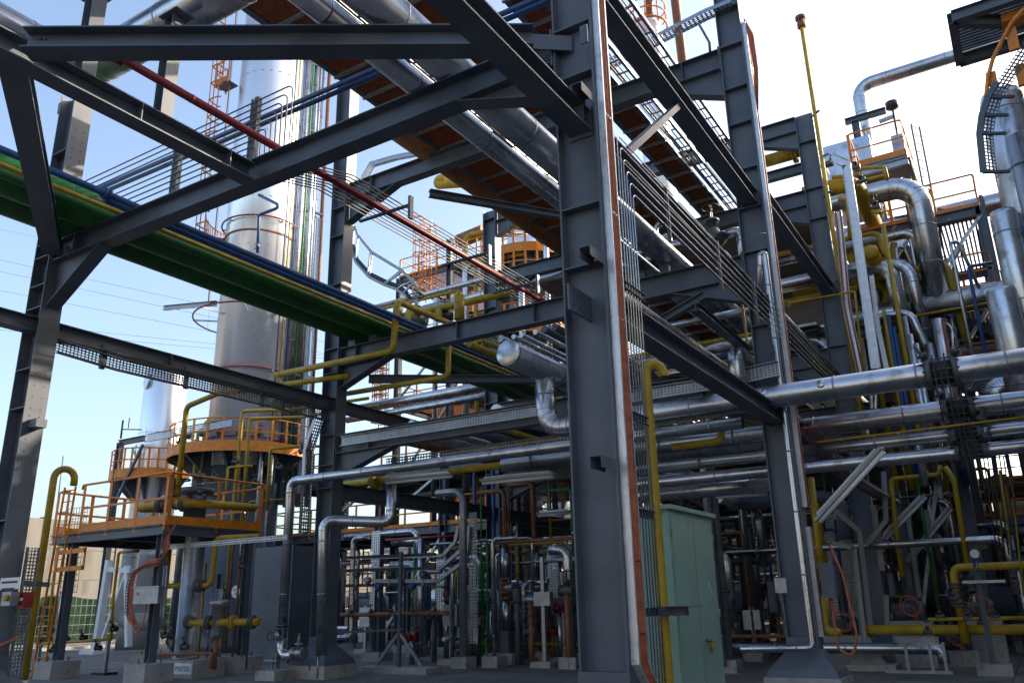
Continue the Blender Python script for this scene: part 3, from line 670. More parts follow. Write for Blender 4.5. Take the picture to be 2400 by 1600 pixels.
# ================================================================== ORANGE RAILED PLATFORM
px0, px1, py0, py1, pz = -23.6, -18.7, 13.4, 16.5, 3.74
pf = thing('access_platform', 'orange railed valve platform on grey posts over a vertical filter', 'platform', ((px0+px1)/2, (py0+py1)/2, 0))
MB().box((px0+.05, py0+.05, pz-.02), (px1-.05, py1-.05, pz+.01)).build('deck', 'steel', pf)
for a, b_ in (((px0, py0), (px1, py0)), ((px0, py1), (px1, py1)), ((px1, py0), (px1, py1)), ((px0, py0), (px0, py1)), ((-21, py0), (-21, py1))):
    MB().ib((a[0], a[1], pz-.15), (b_[0], b_[1], pz-.15), .24, .16).build('edge_beam', 'steel', pf)
for x, y in ((px0+.9, py0+.1), (px1-.12, py0+.1), (px1-.12, py1-.2), (px0+.9, py1-.2)):
    MB().ib((x, y, .45), (x, y, pz-.02), .2, .2, .014, .01, up=(1, 0, 0)).build('post', 'steel', pf)
    pb = MB().box((x-.4, y-.4, 0), (x+.4, y+.4, .43)).build('footing', 'concrete', pf)
    b = MB()
    for sx in (-1, 1):
        for sy in (-1, 1): b.tube([(x+sx*.18, y+sy*.18, .43), (x+sx*.18, y+sy*.18, .55)], .018, 6)
    b.build('anchor_bolts', 'valve', pb)
railing(pf, [(-22.35, py0, pz), (px1, py0, pz)], 1.3, 'orange', 1.2, .22, hook=.12)
railing(pf, [(px0, py1, pz), (px0, py0, pz), (-23.1, py0, pz)], 1.2, 'orange', .9, .22)
railing(pf, [(px1, py0+.12, pz), (px1, py1, pz)], 1.3, 'orange', 1.35, .22, hook=.12)
railing(pf, [(px0, py1, pz), (px1, py1, pz)], 1.2, 'orange', 1.5, .15)
ol = thing('ladder', 'orange ladder leading up to the railed valve platform', 'ladder', (-22.9, 13.2, 0))
ladder(ol, (-22.95, 13.15, 0), (-22.75, 13.2, 5.0), .42, (1, .15, 0))
for k in range(2):
    z = 2.75+.45*k; b = MB()
    b.bar((-22.8, 13.1, z), (-21.2, 12.9, z), .03, .12); b.build('cage_band', 'orange', ol)
for x in (-22.5, -21.9, -21.25): MB().bar((x, 12.97, 2.7), (x, 12.97, 3.3), .03, .06).build('cage_strip', 'orange', ol)
# wire mesh screens by the ladder
ms = MB()
for i in range(8): ms.tube([(-24.4+i*.14, 14.2, 2.2), (-24.4+i*.14, 14.2, 4.6)], .008, 4)
for i in range(16): ms.tube([(-24.4, 14.2, 2.2+i*.16), (-23.42, 14.2, 2.2+i*.16)], .008, 4)
ms.build('wire_screen', 'brown', None, 'rusty wire mesh screen beside the orange ladder', 'screen')
# vertical filter MXF503
fx, fy = -19.55, 15.05
ft = thing('filter_vessel', 'grey vertical filter vessel under the orange platform, tagged on its plinth', 'vessel', (fx, fy, 0))
MB().lathe((fx, fy, .42), (0, 0, 1), [(0, .31), (.05, .31), (.05, .27), (3.1, .27), (3.5, .27), (3.6, .22), (3.62, .1)], 32).build('shell', 'galv', ft)
MB().box((fx-.85, fy-.5, 0), (fx+1.0, fy+.5, .42)).build('plinth', 'concrete', ft)
def text(s, size, loc, rot, mt='ink', parent=None, align='CENTER', label=None, name='lettering'):
    c = bpy.data.curves.new(name, 'FONT'); c.body = s; c.size = size; c.align_x = align; c.align_y = 'CENTER'; c.extrude = .001
    c.materials.append(MATS[mt]); t = bpy.data.objects.new(name, c); COL.objects.link(t); bpy.context.view_layer.update()
    dg = bpy.context.evaluated_depsgraph_get(); me = bpy.data.meshes.new_from_object(t.evaluated_get(dg)); bpy.data.objects.remove(t)
    me.materials.clear(); me.materials.append(MATS[mt])
    o = bpy.data.objects.new(name, me); COL.objects.link(o); o.rotation_euler = rot; place(o, V(loc), parent); return o
pl = MB().box((fx+.3, fy-.515, .1), (fx+.96, fy-.502, .36)).build('name_plate', 'white', ft); text('MXF505', .17, (fx+.63, fy-.518, .23), (R(90), 0, 0), parent=pl)
# nozzles, valves and yellow pipes around the filter
for z, ang, mt in ((1.35, -.6, 'yellow'), (2.3, 2.6, 'yellow'), (2.25, -.3, 'yellow'), (3.25, 2.7, 'yellow'), (.75, 3.0, 'yellow')):
    d = V((math.cos(ang), math.sin(ang), 0)); p = V((fx, fy, z))
    MB().tube([p+d*.25, p+d*.6], .09, 14).lathe(p+d*.45, d, [(0, .09), (0, .17), (.05, .17), (.05, .09)], 16).lathe(p+d*.52, d, [(0, .09), (0, .17), (.05, .17), (.05, .09)], 16).build('nozzle', 'valve' if z != 2.3 else 'yellow', ft)
YG = 'yellow lines around the filter vessel'
pipe('yellow_pipe', 'yellow pipe bend rising from the filter vessel to the platform', [(fx+.55, fy-.15, 2.25), (fx+.95, fy-.1, 2.25), (fx+.95, fy-.1, 3.45), (fx+2.2, fy+.3, 3.45)], .075, 'yellow', bend=.18, flange=[((fx+.6, fy-.15, 2.25), (1, 0, 0), .09)])
pipe('yellow_pipe', 'yellow pipe stub with flange left of the filter vessel', [(fx-.5, fy+.2, 2.3), (fx-1.5, fy+.3, 2.3), (fx-1.5, fy+.3, 3.3)], .075, 'yellow', bend=.15, flange=[((fx-.55, fy+.2, 2.3), (1, 0, 0), .1, 'yellow')])
pipe('yellow_pipe', 'low yellow pipe with flanges between filter and strainer', [(fx+.5, fy-.3, 1.32), (fx+2.5, fy+.2, 1.32)], .09, 'yellow', flange=[((fx+1.05, fy-.16, 1.32), (1, .25, 0), .1), ((fx+1.75, fy+.01, 1.32), (1, .25, 0), .1, 'yellow'), ((fx+2.3, fy+.15, 1.32), (1, .25, 0), .1)])
sx_, sy_ = fx+1.25, fy-.05
st = MB().lathe((sx_, sy_, .95), (0, 0, 1), [(0, .12), (.1, .16), (.75, .16), (.78, .25), (.84, .25), (.85, .25), (.91, .25), (.92, .12), (1.2, .1)], 20).build('strainer', 'galv', None, 'grey strainer pot on the low yellow line', 'strainer')
for i, (dx, dy, z, s_) in enumerate(((1.3, 0, 2.0, .12), (-.6, -.2, 1.0, .1), (-.75, .1, .85, .11), (.55, -.45, .75, .1), (-.55, .25, 1.7, .1), (1.85, .1, 2.7, .09), (.95, .3, 1.75, .1))):
    valve('valve', 'small dark hand valve on the filter vessel piping', (fx+dx, fy+dy, z), (1, .2, 0), (0, -.3, 1) if i % 2 else (0, 0, 1), s_, group='hand valves round the filter vessel')
pipe('rusty_pipe', 'rusty drain manifold low beside the filter plinth', [(fx-.9, fy-.35, .55), (fx+1.5, fy-.35, .6), (fx+1.5, fy-.35, .25)], .04, 'brown', bend=.06)
pipe('rusty_pipe', 'brown vertical drain under the strainer pot', [(sx_, sy_, .95), (sx_, sy_, .2)], .06, 'brown')
MB().bar((fx+.3, fy+.2, 1.2), (fx+1.0, fy+.3, .5), .08, .08).build('support_strut', 'steel', ft)
for k in range(6):
    x = fx-.9+k*.42+random.uniform(-.1, .1); y = fy+.5+random.uniform(0, .6); mt = ('steel', 'yellow', 'tube', 'black', 'brown', 'steel')[k]
    MB().tube([(x, y, .1), (x, y, random.uniform(2.2, 3.4))], (.03, .035, .02, .05, .03, .04)[k], 8).build('thin_pipe', mt, None, 'thin upright line behind the filter vessel', 'pipe', 'upright lines behind the filter vessel')
# big gate valve and yellow manifold on the platform deck
MB().lathe((-19.9, 15.2, 4.0), (0, 0, 1), [(0, .3), (.75, .3), (.75, .48), (.82, .48), (.83, .48), (.9, .48), (.9, .16), (1.25, .13), (1.25, .2), (1.32, .2)], 24).build('filter_cover', 'valve', ft)
handwheel(ft, (-20.25, 14.9, 5.15), (0, 0, 1), .26)
pipe('yellow_pipe', 'fat yellow pipe looping round on the railed platform', [(-20.3, 14.7, 4.35), (-21.0, 14.25, 4.35), (-20.7, 14.05, 4.35), (-19.2, 14.2, 4.35), (-18.75, 14.9, 4.35), (-18.6, 16.2, 4.35)], .11, 'yellow', bend=.3, flange=[((-19.9, 14.13, 4.35), (1, .1, 0), .12), ((-19.2, 14.3, 4.35), (1, .3, 0), .12)])
valve('valve', 'grey gate valve on the fat yellow platform pipe', (-19.55, 14.17, 4.35), (1, .1, 0), (0, 0, 1), .2)
valve('valve', 'small gate valve on the platform beside the fat yellow pipe', (-18.95, 14.6, 4.5), (1, .4, 0), (0, 0, 1), .14)
pipe('yellow_pipe', 'tall yellow pipe climbing from the platform over to the rack edge beam', [(-19.5, 14.3, 4.5), (-19.5, 14.3, 7.05), (-18.6, 14.6, 7.35), (-15.6, 15.3, 7.4), (-14.6, 15.55, 7.42)], .075, 'yellow', bend=.2)
for k, (a, b_, c_) in enumerate(((1590, 1240, 1560), (1640, 1290, 1620))):
    p = K(5, a, b_, y=19.5); MB().tube(fillet([(p.x, 19.5, 4.2), p, p+V((1.2, 1.2, .1)), p+V((4.2, 2.0, .25))], .12, 4), .06, 10).build('yellow_pipe', 'yellow', None, ['left', 'right'][k]+' of two yellow risers bending over beside the tower platform', 'pipe')
for k in range(9):
    x = -24.2+k*.85+random.uniform(-.2, .2); y = 18.2+random.uniform(-.6, .8); z0 = random.uniform(4.2, 5); z1 = z0+random.uniform(.6, 2.4)
    MB().tube(fillet([(x, y, z0), (x, y, z1), (x+random.uniform(.5, 1.6), y+.3, z1)], .08, 3), random.choice((.02, .03, .045)), 8).build('thin_pipe', random.choice(('yellow', 'yellow', 'tube', 'steel')), None, 'thin bent line in the tangle behind the railed platform', 'pipe', 'tangle of lines behind the railed platform')
for k in range(6):
    valve('valve', 'small black valve in the tangle behind the railed platform', (-23.6+k*1.0, 17.9, 5.4+.4*(k % 3)), (1, 0, 0), (0, -.3, 1), .11, group='valves behind the railed platform')
# dark wall of equipment behind the platform (casing with round tag)
cs = thing('equipment_casing', 'dark grey casing with round white tag behind the filter vessel', 'casing', (-19.5, 20.2, 0))
MB().box((-22.6, 19.7, 0), (-20.6, 20.6, 3.6)).build('body', 'steel', cs)
for i in range(2): MB().box((-22.6+i*1.9, 19.66, .02), (-22.52+i*1.9, 19.7, 3.6)).build('rib', 'steel', cs)
pt = K(9, 1548, 968, y=19.6)
rt = MB().lathe(pt, (0, -1, 0), [(0, .2), (.015, .2)], 24).build('round_tag', 'white', cs)
text('MX-C', .1, pt+V((0, -.018, .05)), (R(90), 0, 0), parent=rt); text('502', .1, pt+V((0, -.018, -.07)), (R(90), 0, 0), parent=rt)
# junction box and S-shaped tray on the near platform post
nx, ny = px1-.12, py0+.1
jb = thing('junction_box', 'grey junction box with orange cables on the platform post', 'junction box', (nx-.3, ny-.35, 1.9))
q0 = K(9, 905, 945, y=ny-.3); q1 = K(9, 1055, 1045, y=ny-.3)
MB().box((q0.x, ny-.4, q1.z), (q1.x, ny-.15, q0.z)).build('body', 'galv', jb); MB().box((q0.x-.03, ny-.43, q0.z), (q1.x+.03, ny-.12, q0.z+.03)).build('lid', 'galv', jb)
MB().box((q0.x+.1, ny-.415, q0.z-.18), (q0.x+.2, ny-.401, q0.z-.1)).build('sticker', 'orange', jb)
sp = [K(9, x, y, y=ny-.2) for x, y in ((1150, 555), (1100, 610), (1095, 720), (1060, 780), (960, 800), (890, 850), (862, 940), (855, 1120))]
S = tray('cable_tray', 'S-bent perforated tray with orange cables on the platform post', sp, (0, -.16, 0), (0, 0, 0.001), 2, pitch=.07)
for k in range(7):
    pts = [p+V((.03*k-.05, -.05-.012*(k % 2), .03*k-.06)) for p in sp]+[K(9, 860+6*k, 1180, y=ny-.25), K(9, 890, 1250-6*k, y=ny-.3), K(9, 940, 1180, y=ny-.3), K(9, 960, 1050, y=ny-.3)][:(4 if k < 3 else 1)]
    MB().tube(fillet(pts, .12, 4), .016, 6).build('cable', 'cable', S)
tray('cable_tray', 'upright perforated tray strip beside the platform junction box', [K(9, 1060, 1140, y=ny-.25), K(9, 1085, 800, y=ny-.25)], (.14, 0, 0), (0, -.05, 0), 3, pitch=.05)
for k, (za, xa, xb) in enumerate(((660, 1110, 1880), (700, 920, 1110))):
    p = K(9, xa, za, y=13.9); q_ = K(9, xb, za+35*(1-k), y=13.9+k*.3)
    tray('cable_tray', ['level perforated tray under the orange platform edge', 'short perforated tray under the orange platform'][k], [(p.x, p.y, p.z), (q_.x, 13.9 if k else 13.9, p.z)], (0, 0, -.12), (0, .08, 0), 2, pitch=.08)
# ================================================================== FRONT COLUMN: cable tray, tubes, standpipe, cabinet
def side_tray(label, x, y, pts, wd=.3, dep=.09, ncab=5, name='cable_tray', cr=.022, side='alu', yspan=None):
    """solid channel tray on a +x face; pts = list of (dy, z)"""
    b = MB()
    for (d0, z0), (d1, z1) in zip(pts, pts[1:]):
        for k, (o0, o1) in enumerate(((-wd/2, -wd/2+.004), (wd/2-.004, wd/2))):
            b.add([(x, y+d0+o0, z0), (x, y+d1+o0, z1), (x+dep, y+d1+o0, z1), (x+dep, y+d0+o0, z0), (x, y+d0+o1, z0), (x, y+d1+o1, z1), (x+dep, y+d1+o1, z1), (x+dep, y+d0+o1, z0)],
                  [(0, 1, 2, 3), (7, 6, 5, 4), (3, 2, 6, 7), (0, 4, 5, 1), (1, 5, 6, 2), (0, 3, 7, 4)])
            t = .03*(1 if k == 0 else -1)
            oo = o0 if k == 0 else o1
            b.add([(x+dep, y+d0+oo, z0), (x+dep, y+d1+oo, z1), (x+dep, y+d1+oo+t, z1), (x+dep, y+d0+oo+t, z0)], [(0, 1, 2, 3)])
        b.add([(x+.004, y+d0-wd/2, z0), (x+.004, y+d1-wd/2, z1), (x+.004, y+d1+wd/2, z1), (x+.004, y+d0+wd/2, z0)], [(0, 1, 2, 3)])
    o = b.build(name, side, None, label, 'cable tray')
    for i in range(ncab):
        t = -wd/2+.04+(wd-.08)*i/max(1, ncab-1)
        pp = []
        for (d0, z0), (d1, z1) in zip(pts, pts[1:]):
            n = max(1, int(abs(z1-z0)/.4))
            for j in range(n): f = j/n; pp.append((x+.05+.012*(i % 2)+random.uniform(-.004, .004), y+d0+(d1-d0)*f+t+random.uniform(-.01, .01), z0+(z1-z0)*f))
        pp.append((x+.05, y+pts[-1][0]+t, pts[-1][1]))
        MB().tube(pp, cr, 8).build('cable', 'cable', o)
    return o
xf = XC+.27
ct = side_tray('long vertical cable tray packed with orange cables on the front column', xf+.005, 8.03, [(.75, .25), (.0, 1.02), (0, 12.4)], .24, .085, 6)
for z in (1.25, 2.15, 3.05, 4.15, 5.6, 6.6, 8.0): MB().box((xf+.004, 7.905, z), (xf+.095, 7.915, z+.16 if z < 6 else z+.1)).build('splice_plate', 'alu', ct)
for z in (1.3, 2.0, 3.3, 4.6, 5.9, 7.2): MB().bar((xf+.085, 7.93, z), (xf+.085, 8.13, z), .004, .012).build('cable_tie', 'tube', ct)
# six tubes: down behind the tray, up and along the edge beam
NG = 'bright steel tubes bent over the front edge beam'
for k in range(6):
    yv = 8.34+.078*k; zh = 7.13-.13*k; xo = XC+.31
    low = .45 if k < 5 else .9
    pts = [(xo, yv, low+.08*k), (xo, yv, zh), (xo, 31, zh-.01*k-.25)] if k else [(xo, yv, low), (xo, yv, zh), (xo, 31, zh-.25)]
    pts = [V(pts[0]), V(pts[1]), V((xo, 31, zh-.3+.03*k))]
    MB().tube(fillet(pts, .09, 5), .0085, 8).build('steel_tube', 'bright', None, 'bright steel tube in the row bent down beside the front column', 'tube', NG)
for z in (1.5, 2.5, 3.55, 5.1): 
    MB().chan((XC+.29, 8.1, z), (XC+.29, 8.85, z), .05, .09, .006, up=(1, 0, 0)).build('tube_clamp', 'steel', None, 'short clamp bar across the bright tubes at column height', 'bracket', 'clamp bars on the bright tubes')
for y in (10.0, 12.2, 14.2):
    MB().bar((XC+.29, y, 7.15), (XC+.29, y, 6.3), .03, .05).build('tube_hanger', 'steel', None, 'thin hanger strap crossing the bright tubes on the edge beam', 'bracket', 'hanger straps on the bright tubes')
b = MB().bar((XC+.3, 8.62, 1.5), (XC+.62, 8.62, 1.5), .1, .09); bs = b.build('standpipe_bracket', 'steel', None, 'flat bracket plate holding the yellow hook pipe beside front column', 'bracket')
MB().box((XC+.42, 8.42, 1.545), (XC+.72, 8.85, 1.552)).build('plate', 'steel', bs)
# yellow gooseneck vent pipe in front
sp = at(1540, 1250, y=8.72); X0 = sp.x
zt = at(1523, 850, y=8.72).z
hk = [V((X0, 8.72, 0)), V((X0, 8.72, zt-.14))]
for i in range(1, 11):
    a = math.pi*i/11*1.12; hk.append(V((X0+.0*i, 8.72, zt-.14))+V((.078, .078, 0))*(1-math.cos(a))+V((0, 0, .135*math.sin(a))))
MB().tube(hk, .062, 20, caps=False).build('vent_pipe', 'yellow', None, 'yellow gooseneck vent pipe hooked at the top beside the front column', 'pipe')
# green cabinet
cb = thing('cabinet', 'tall pale green double door cabinet behind the yellow hook pipe', 'cabinet', (-3.95, 9.9, 0))
x0, x1, y0, y1, zc = -4.42, -3.58, 9.2, 10.66, 2.62
MB().box((x0, y0, .1), (x1, y1, zc)).build('body', 'cabinet', cb); MB().box((x0+.04, y0+.04, 0), (x1-.04, y1-.04, .1)).build('plinth', 'black', cb)
MB().add([(x0-.05, y0-.06, zc), (x1+.06, y0-.06, zc), (x1+.06, y1+.06, zc), (x0-.05, y1+.06, zc), (x0-.05, y0-.06, zc+.05), (x1+.06, y0-.06, zc+.05), (x1+.06, y1+.06, zc+.05), (x0-.05, y1+.06, zc+.05)], [(0, 3, 2, 1), (4, 5, 6, 7), (0, 1, 5, 4), (1, 2, 6, 5), (2, 3, 7, 6), (3, 0, 4, 7)]).build('roof', 'cabinet', cb)
for k in range(2):
    d = MB().box((x1, y0+.03+k*.71, .16), (x1+.02, y0+.715+k*.705, zc-.04)).build('door', 'cabinet', cb)
    if k == 1:
        MB().tube([(x1+.02, y0+.84, 1.15), (x1+.07, y0+.84, 1.15), (x1+.07, y0+.92, 1.14)], .014, 8).build('handle', 'valve', d)
        MB().tube([(x1+.05, y0+.95, 1.13), (x1+.05, y0+.97, 1.02)], .02, 8).build('padlock', 'yellow', d)
        MB().tube([(x1+.024, y0+1.1, 1.82), (x1+.026, y0+1.2, 1.7), (x1+.024, y0+1.24, 1.62)], .006, 5).build('loose_string', 'white', d)
    for z in (.5, 1.4, 2.3): MB().tube([(x1+.02, y0+.03+k*1.4, z), (x1+.02, y0+.03+k*1.4, z+.1)], .012, 6).build('hinge', 'cabinet', cb)
# ================================================================== COLUMN D: vent pipe, tray, boxes
pipe('clad_pipe', 'slim silver pipe down the flared column ending in a foot elbow', [K(8, 225, 465, y=15.62), (-3.62, 15.62, 8.9), (-3.62, 15.62, .78), (-4.75, 15.1, .78)], .058, bend=.1, seams=1.1)
dt = side_tray('vertical pale cable tray with orange cables on the flared column', XC+.275, 16.03, [(0, 3.2), (0, 13.9)], .22, .085, 4)
side_tray('lower vertical pale tray piece beside the silver foot elbow pipe', XC+.275, 16.03, [(0, .95), (0, 2.85)], .2, .08, 3)
tray('cable_tray', 'perforated tray bridging high up to the silver vent pipe column', [(-6.9, 15.7, 14.0), (-4.3, 15.7, 14.35), (-3.7, 15.7, 14.35)], (0, .3, 0), (0, 0, .1), 5, pitch=.1)
MB().tube(fillet([K(3, 1230, 165, y=15.6), K(3, 1295, 280, y=15.6), K(3, 1300, 340, y=15.6)], .05, 3), .03, 6).build('tray_hanger', 'steel', None, 'bent dark rod under the high bridging tray', 'rod')
for k in range(3):
    pts = [(XC+.33, 15.99, 14.0), (XC+.40+.04*k, 15.95, 13.5), (XC+.42+.03*k, 15.97, 12.6), (XC+.34, 16.0+.03*k, 11.6)]
    MB().tube(fillet(pts, .5, 5), .022, 8).build('loose_cable', 'cable', dt)
jb2 = thing('junction_box', 'grey junction box on the flared column with looped orange cable', 'junction box', (-3.2, 16.05, 1.7))
MB().box((-3.42, 15.9, 1.6), (-3.18, 16.2, 2.2)).build('body', 'steel', jb2); MB().box((-3.18, 15.93, 1.65), (-3.165, 16.17, 2.15)).build('door', 'steel', jb2)
MB().tube(fillet([(-3.3, 16.0, 1.55), (-3.3, 16.0, .75), (-3.05, 16.0, .6), (-2.95, 16.0, 1.0), (-3.05, 16, 2.0), (-3.2, 16, 2.5)], .15, 5), .022, 8).build('cable', 'cable', jb2)
MB().box((-4.05, 15.2, 1.7), (-3.85, 15.26, 1.95)).build('bracket', 'galv', jb2)
# descending orange cable tray from column D to the right rear
cp = [V((-3.5, 16.25, 4.7)), V((-3.45, 17.2, 4.15)), V((-3.3, 19.5, 3.95)), V((-3.2, 24, 3.9))]
t = tray('cable_tray', 'dark tray of sagging orange cables leading back from flared column', cp, (.34, 0, .0), (0, 0, .08), 3, cables=7, cr=.018, mt='steel')
tray('cable_tray', 'short perforated tray lengths along the rack beam, right of front column', [(-8.3, 15.78, 5.6), (-4.3, 15.78, 5.6)], (0, 0, .26), (0, -.08, 0), 5, pitch=.075)
tray('cable_tray', 'perforated tray crossing behind the flared column near the dented pipe', [(-4.75, 15.55, 5.55), (-3.6, 15.55, 5.62)], (0, 0, .3), (0, -.08, 0), 6, pitch=.075)
tray('cable_tray', 'long pale perforated tray on the rack beam below the header', [(-15.0, 15.78, 5.62), (-8.9, 15.78, 5.62)], (0, 0, .26), (0, -.08, 0), 5, pitch=.075)
tray('cable_tray', 'dark perforated tray hung under the open side edge beam', [(XA+.05, 8.3, 6.42), (XA+.05, 9.6, 6.35), (XA+.05, 15.8, 6.35)], (0, 0, .26), (.1, 0, 0), 5, mt='steel', pitch=.075)
hg = [9.3, 11.3, 13.5, 15.2]
for y in hg: MB().box((XA+.0, y-.05, 6.33), (XA+.06, y+.05, 6.85)).build('tray_hanger', 'steel', L2)
tray('cable_tray', 'perforated tray turning down the column behind drain pipes', [(XA-.1, 15.75, 6.4), (XA-.35, 15.7, 5.6), (XA-.35, 15.7, 3.4)], (0, -.3, 0), (-.1, 0, 0), 4, pitch=.08)
tray('cable_tray', 'lower perforated trays deep under the rack beam', [(-14.5, 17.0, 5.1), (-5, 17.0, 5.1)], (0, 0, .3), (0, -.08, 0), 4, pitch=.09)
# wall lights (fluorescent battens)
def batten(label, p0, p1, wd=.16, group=None):
    p0, p1 = V(p0), V(p1); d = (p1-p0).normalized(); t = thing('fluorescent_light', label, 'lamp', p0, group)
    MB().bar(p0, p1, wd, .06).build('housing', 'cream', t); _, sd_, u = frame(p1-p0)
    MB().bar(p0+d*.1+u*.05, p1-d*.1+u*.05, wd*.55, .06).build('ballast', 'galv', t)
    MB().tube([p0-u*.06+d*.03, p1-u*.06-d*.03], .045, 12).build('tube_cover', 'lampglass', t)
    return t
batten('fluorescent batten light hung under the rack, beside the yellow flange', K(10, 850, 240, y=16.8), K(10, 1290, 195, y=16.8))
batten('broad fluorescent batten light under the rack near the front column', K(10, 1480, 240, y=16.6), K(10, 1960, 195, y=16.6), .2)
batten('slanted batten light on an arm beside the flared column', K(12, 600, 500, y=15.6), K(12, 1030, 25, y=15.2), .15)
batten('slanted batten light under the thin yellow frame pipe', K(12, 1030, 620, y=23), K(12, 1310, 330, y=23), .16)
batten('slanted batten light beside the tall thin yellow pipe', K(12, 1190, 770, y=27), K(12, 1480, 410, y=27), .14)
batten('small batten light low in the dark bays', K(11, 165, 460, y=24), K(11, 380, 440, y=24), .16)
batten('batten light above the green cabinet roof', K(11, 1330, 330, y=19), K(11, 1680, 310, y=19), .16)
# ================================================================== RIGHT SIDE: sloping posts, yellow pipework
def lpost(label, pts, wd=.12, mt='cream', group=None, base=None):
    t = MB()
    for a, b_ in zip(pts, pts[1:]): t.chan(a, b_, .05, wd, .006, up=(0, -1, 0))
    o = t.build('slotted_post', mt, None, label, 'post', group)
    if base:
        bx, by = base
        MB().add([(bx-.4, by, .12), (bx+.4, by, .12), (bx+.1, by, .75), (bx-.1, by, .75), (bx-.4, by+.012, .12), (bx+.4, by+.012, .12), (bx+.1, by+.012, .75), (bx-.1, by+.012, .75)], [(0, 1, 2, 3), (7, 6, 5, 4), (0, 4, 5, 1), (1, 5, 6, 2), (2, 6, 7, 3), (3, 7, 4, 0)]).build('gusset', mt, o)
        MB().box((bx-.55, by-.35, 0), (bx+.65, by+.5, .13)).build('pad', 'concrete', o)
    return o
pb = K(12, 930, 1420, y=21.6)
lpost('slotted pale post with triangular base plate on a concrete pad', [(pb.x, 21.6, .12), (K(12, 845, 680, y=21.6).x, 21.6, K(12, 845, 680, y=21.6).z), K(12, 700, 650, y=21.6)], .12, base=(pb.x, 21.6))
lpost('pale bent cable channel forking beside the slotted post', [K(12, 965, 1280, y=21.9), K(12, 880, 570, y=21.9), K(12, 710, 425, y=21.9)])
lpost('pale bent cable channel rising to the silver pipes', [K(12, 920, 665, y=22.1), K(12, 1055, 500, y=22.1), K(12, 1040, 180, y=22.1)])
lpost('pale straight cable channel on the rear column', [K(12, 1030, 830, y=22.4), K(12, 970, 400, y=22.4)], .14)
lpost('pale bent channel of the far light arm', [K(12, 1190, 770, y=26.5), K(12, 1330, 600, y=26.5), K(12, 1320, 430, y=26.5)])
lpost('short pale bent channel behind the narrow electrical box', [K(12, 1375, 930, y=28), K(12, 1345, 700, y=28), K(12, 1290, 670, y=28)])
lpost('long pale channel strip beside the far grey boxes', [K(12, 1275, 1010, y=26), K(12, 1200, 480, y=26)], .12)
lpost('upright pale channel below the grey boxes', [K(12, 1065, 1220, y=22.3), K(12, 1055, 990, y=22.3)], .12)
def ebox(label, i, a, b_, y, dep=.25, mt='galv', group=None):
    p = K(i, *a, y=y); q_ = K(i, *b_, y=y); t = thing('electrical_box', label, 'electrical box', (p.x, y, q_.z), group)
    MB().box((p.x, y, q_.z), (q_.x, y+dep, p.z)).build('body', mt, t); MB().box((p.x+.02, y-.015, q_.z+.02), (q_.x-.02, y, p.z-.02)).build('door', mt, t)
    return t
ebox('grey electrical box on the rear column among pale channels', 12, (960, 830), (1040, 980), 22.2, mt='steel')
ebox('second grey electrical box behind the first on rear column', 12, (1060, 850), (1120, 990), 23.3, mt='steel')
ebox('narrow grey electrical box beside the slotted post', 12, (1180, 820), (1230, 930), 25, mt='steel')
ebox('pair of pale switch boxes right of the flared column', 12, (660, 790), (715, 970), 17.5)
ebox('dark motor starter box deep under the rack', 12, (270, 900), (345, 1100), 24, mt='steel')
# yellow pump manifold on the right
mzy = 21.5
ym = K(12, 1530, 810, y=mzy)
pipe('yellow_pipe', 'yellow pipe turning down into the pump control valve', [(ym.x+5, mzy, ym.z), (ym.x-.12, mzy, ym.z), (ym.x-.12, mzy, .6)], .085, 'yellow', bend=.16, flange=[((ym.x-.12, mzy, ym.z-.38), (0, 0, 1), .09), ((ym.x-.12, mzy, ym.z-.78), (0, 0, 1), .09)])
valve('valve', 'dark control valve below the yellow pipe bend', (ym.x-.12, mzy, ym.z-.58), (0, 0, 1), (-1, -.2, 0), .17)
zl = K(12, 1330, 1220, y=mzy).z
pipe('yellow_pipe', 'thick low yellow pipe along the pump row', [(ym.x-2.2, mzy+.2, zl), (ym.x+5, mzy+.2, zl)], .11, 'yellow')
pipe('yellow_pipe', 'thin yellow drain line above the low thick one', [K(12, 1330, 1150, y=mzy-.3), K(12, 1960, 1140, y=mzy-.3)], .04, 'yellow')
pipe('yellow_pipe', 'yellow pipe leaving low behind the flared base', [K(12, 650, 1000, y=18.5), K(12, 660, 1230, y=18.5), K(12, 760, 1235, y=18.5)], .075, 'yellow', bend=.15)
pipe('yellow_pipe', 'yellow pipe standing behind the flared column', [K(12, 560, 220, y=18.5), K(12, 640, 900, y=18.5)], .07, 'yellow')
pipe('yellow_pipe', 'thin yellow frame pipe over the electrical boxes', [K(12, 1160, 870, y=22.6), K(12, 1085, 230, y=22.6), K(12, 1400, 200, y=22.6), K(12, 1410, 140, y=22.6)], .055, 'yellow', bend=.12)
pipe('yellow_pipe', 'tall thin yellow pipe by the silver looped pipe', [K(12, 1590, 800, y=22.2), K(12, 1500, 230, y=22.2), K(12, 1440, 150, y=22.2)], .06, 'yellow', bend=.1)
for k, (a, b_) in enumerate((((1800, 170), (1870, 640)), ((1890, 330), (1960, 1000)), ((1860, 160), (1905, 420)), ((1800, 400), (1820, 640)))):
    MB().tube([K(12, *a, y=21.0), K(12, *b_, y=21.0)], .025, 8).build('yellow_pipe', 'yellow', None, 'thin yellow upright line among the hanging black lines', 'pipe', 'thin yellow uprights among the black lines')
for k in range(7):
    x = 1690+k*27; MB().tube([K(12, x, 60+4*k, y=18.2), K(12, x+50+k*2, 400+20*k, y=18.2), K(12, x+90, 700+10*k, y=18.2)], .014, 6).build('black_hose', 'black', None, 'thin black line hanging below the right flange cluster', 'hose', 'black lines below the flange cluster')
gg = K(12, 1637, 720, y=20.8)
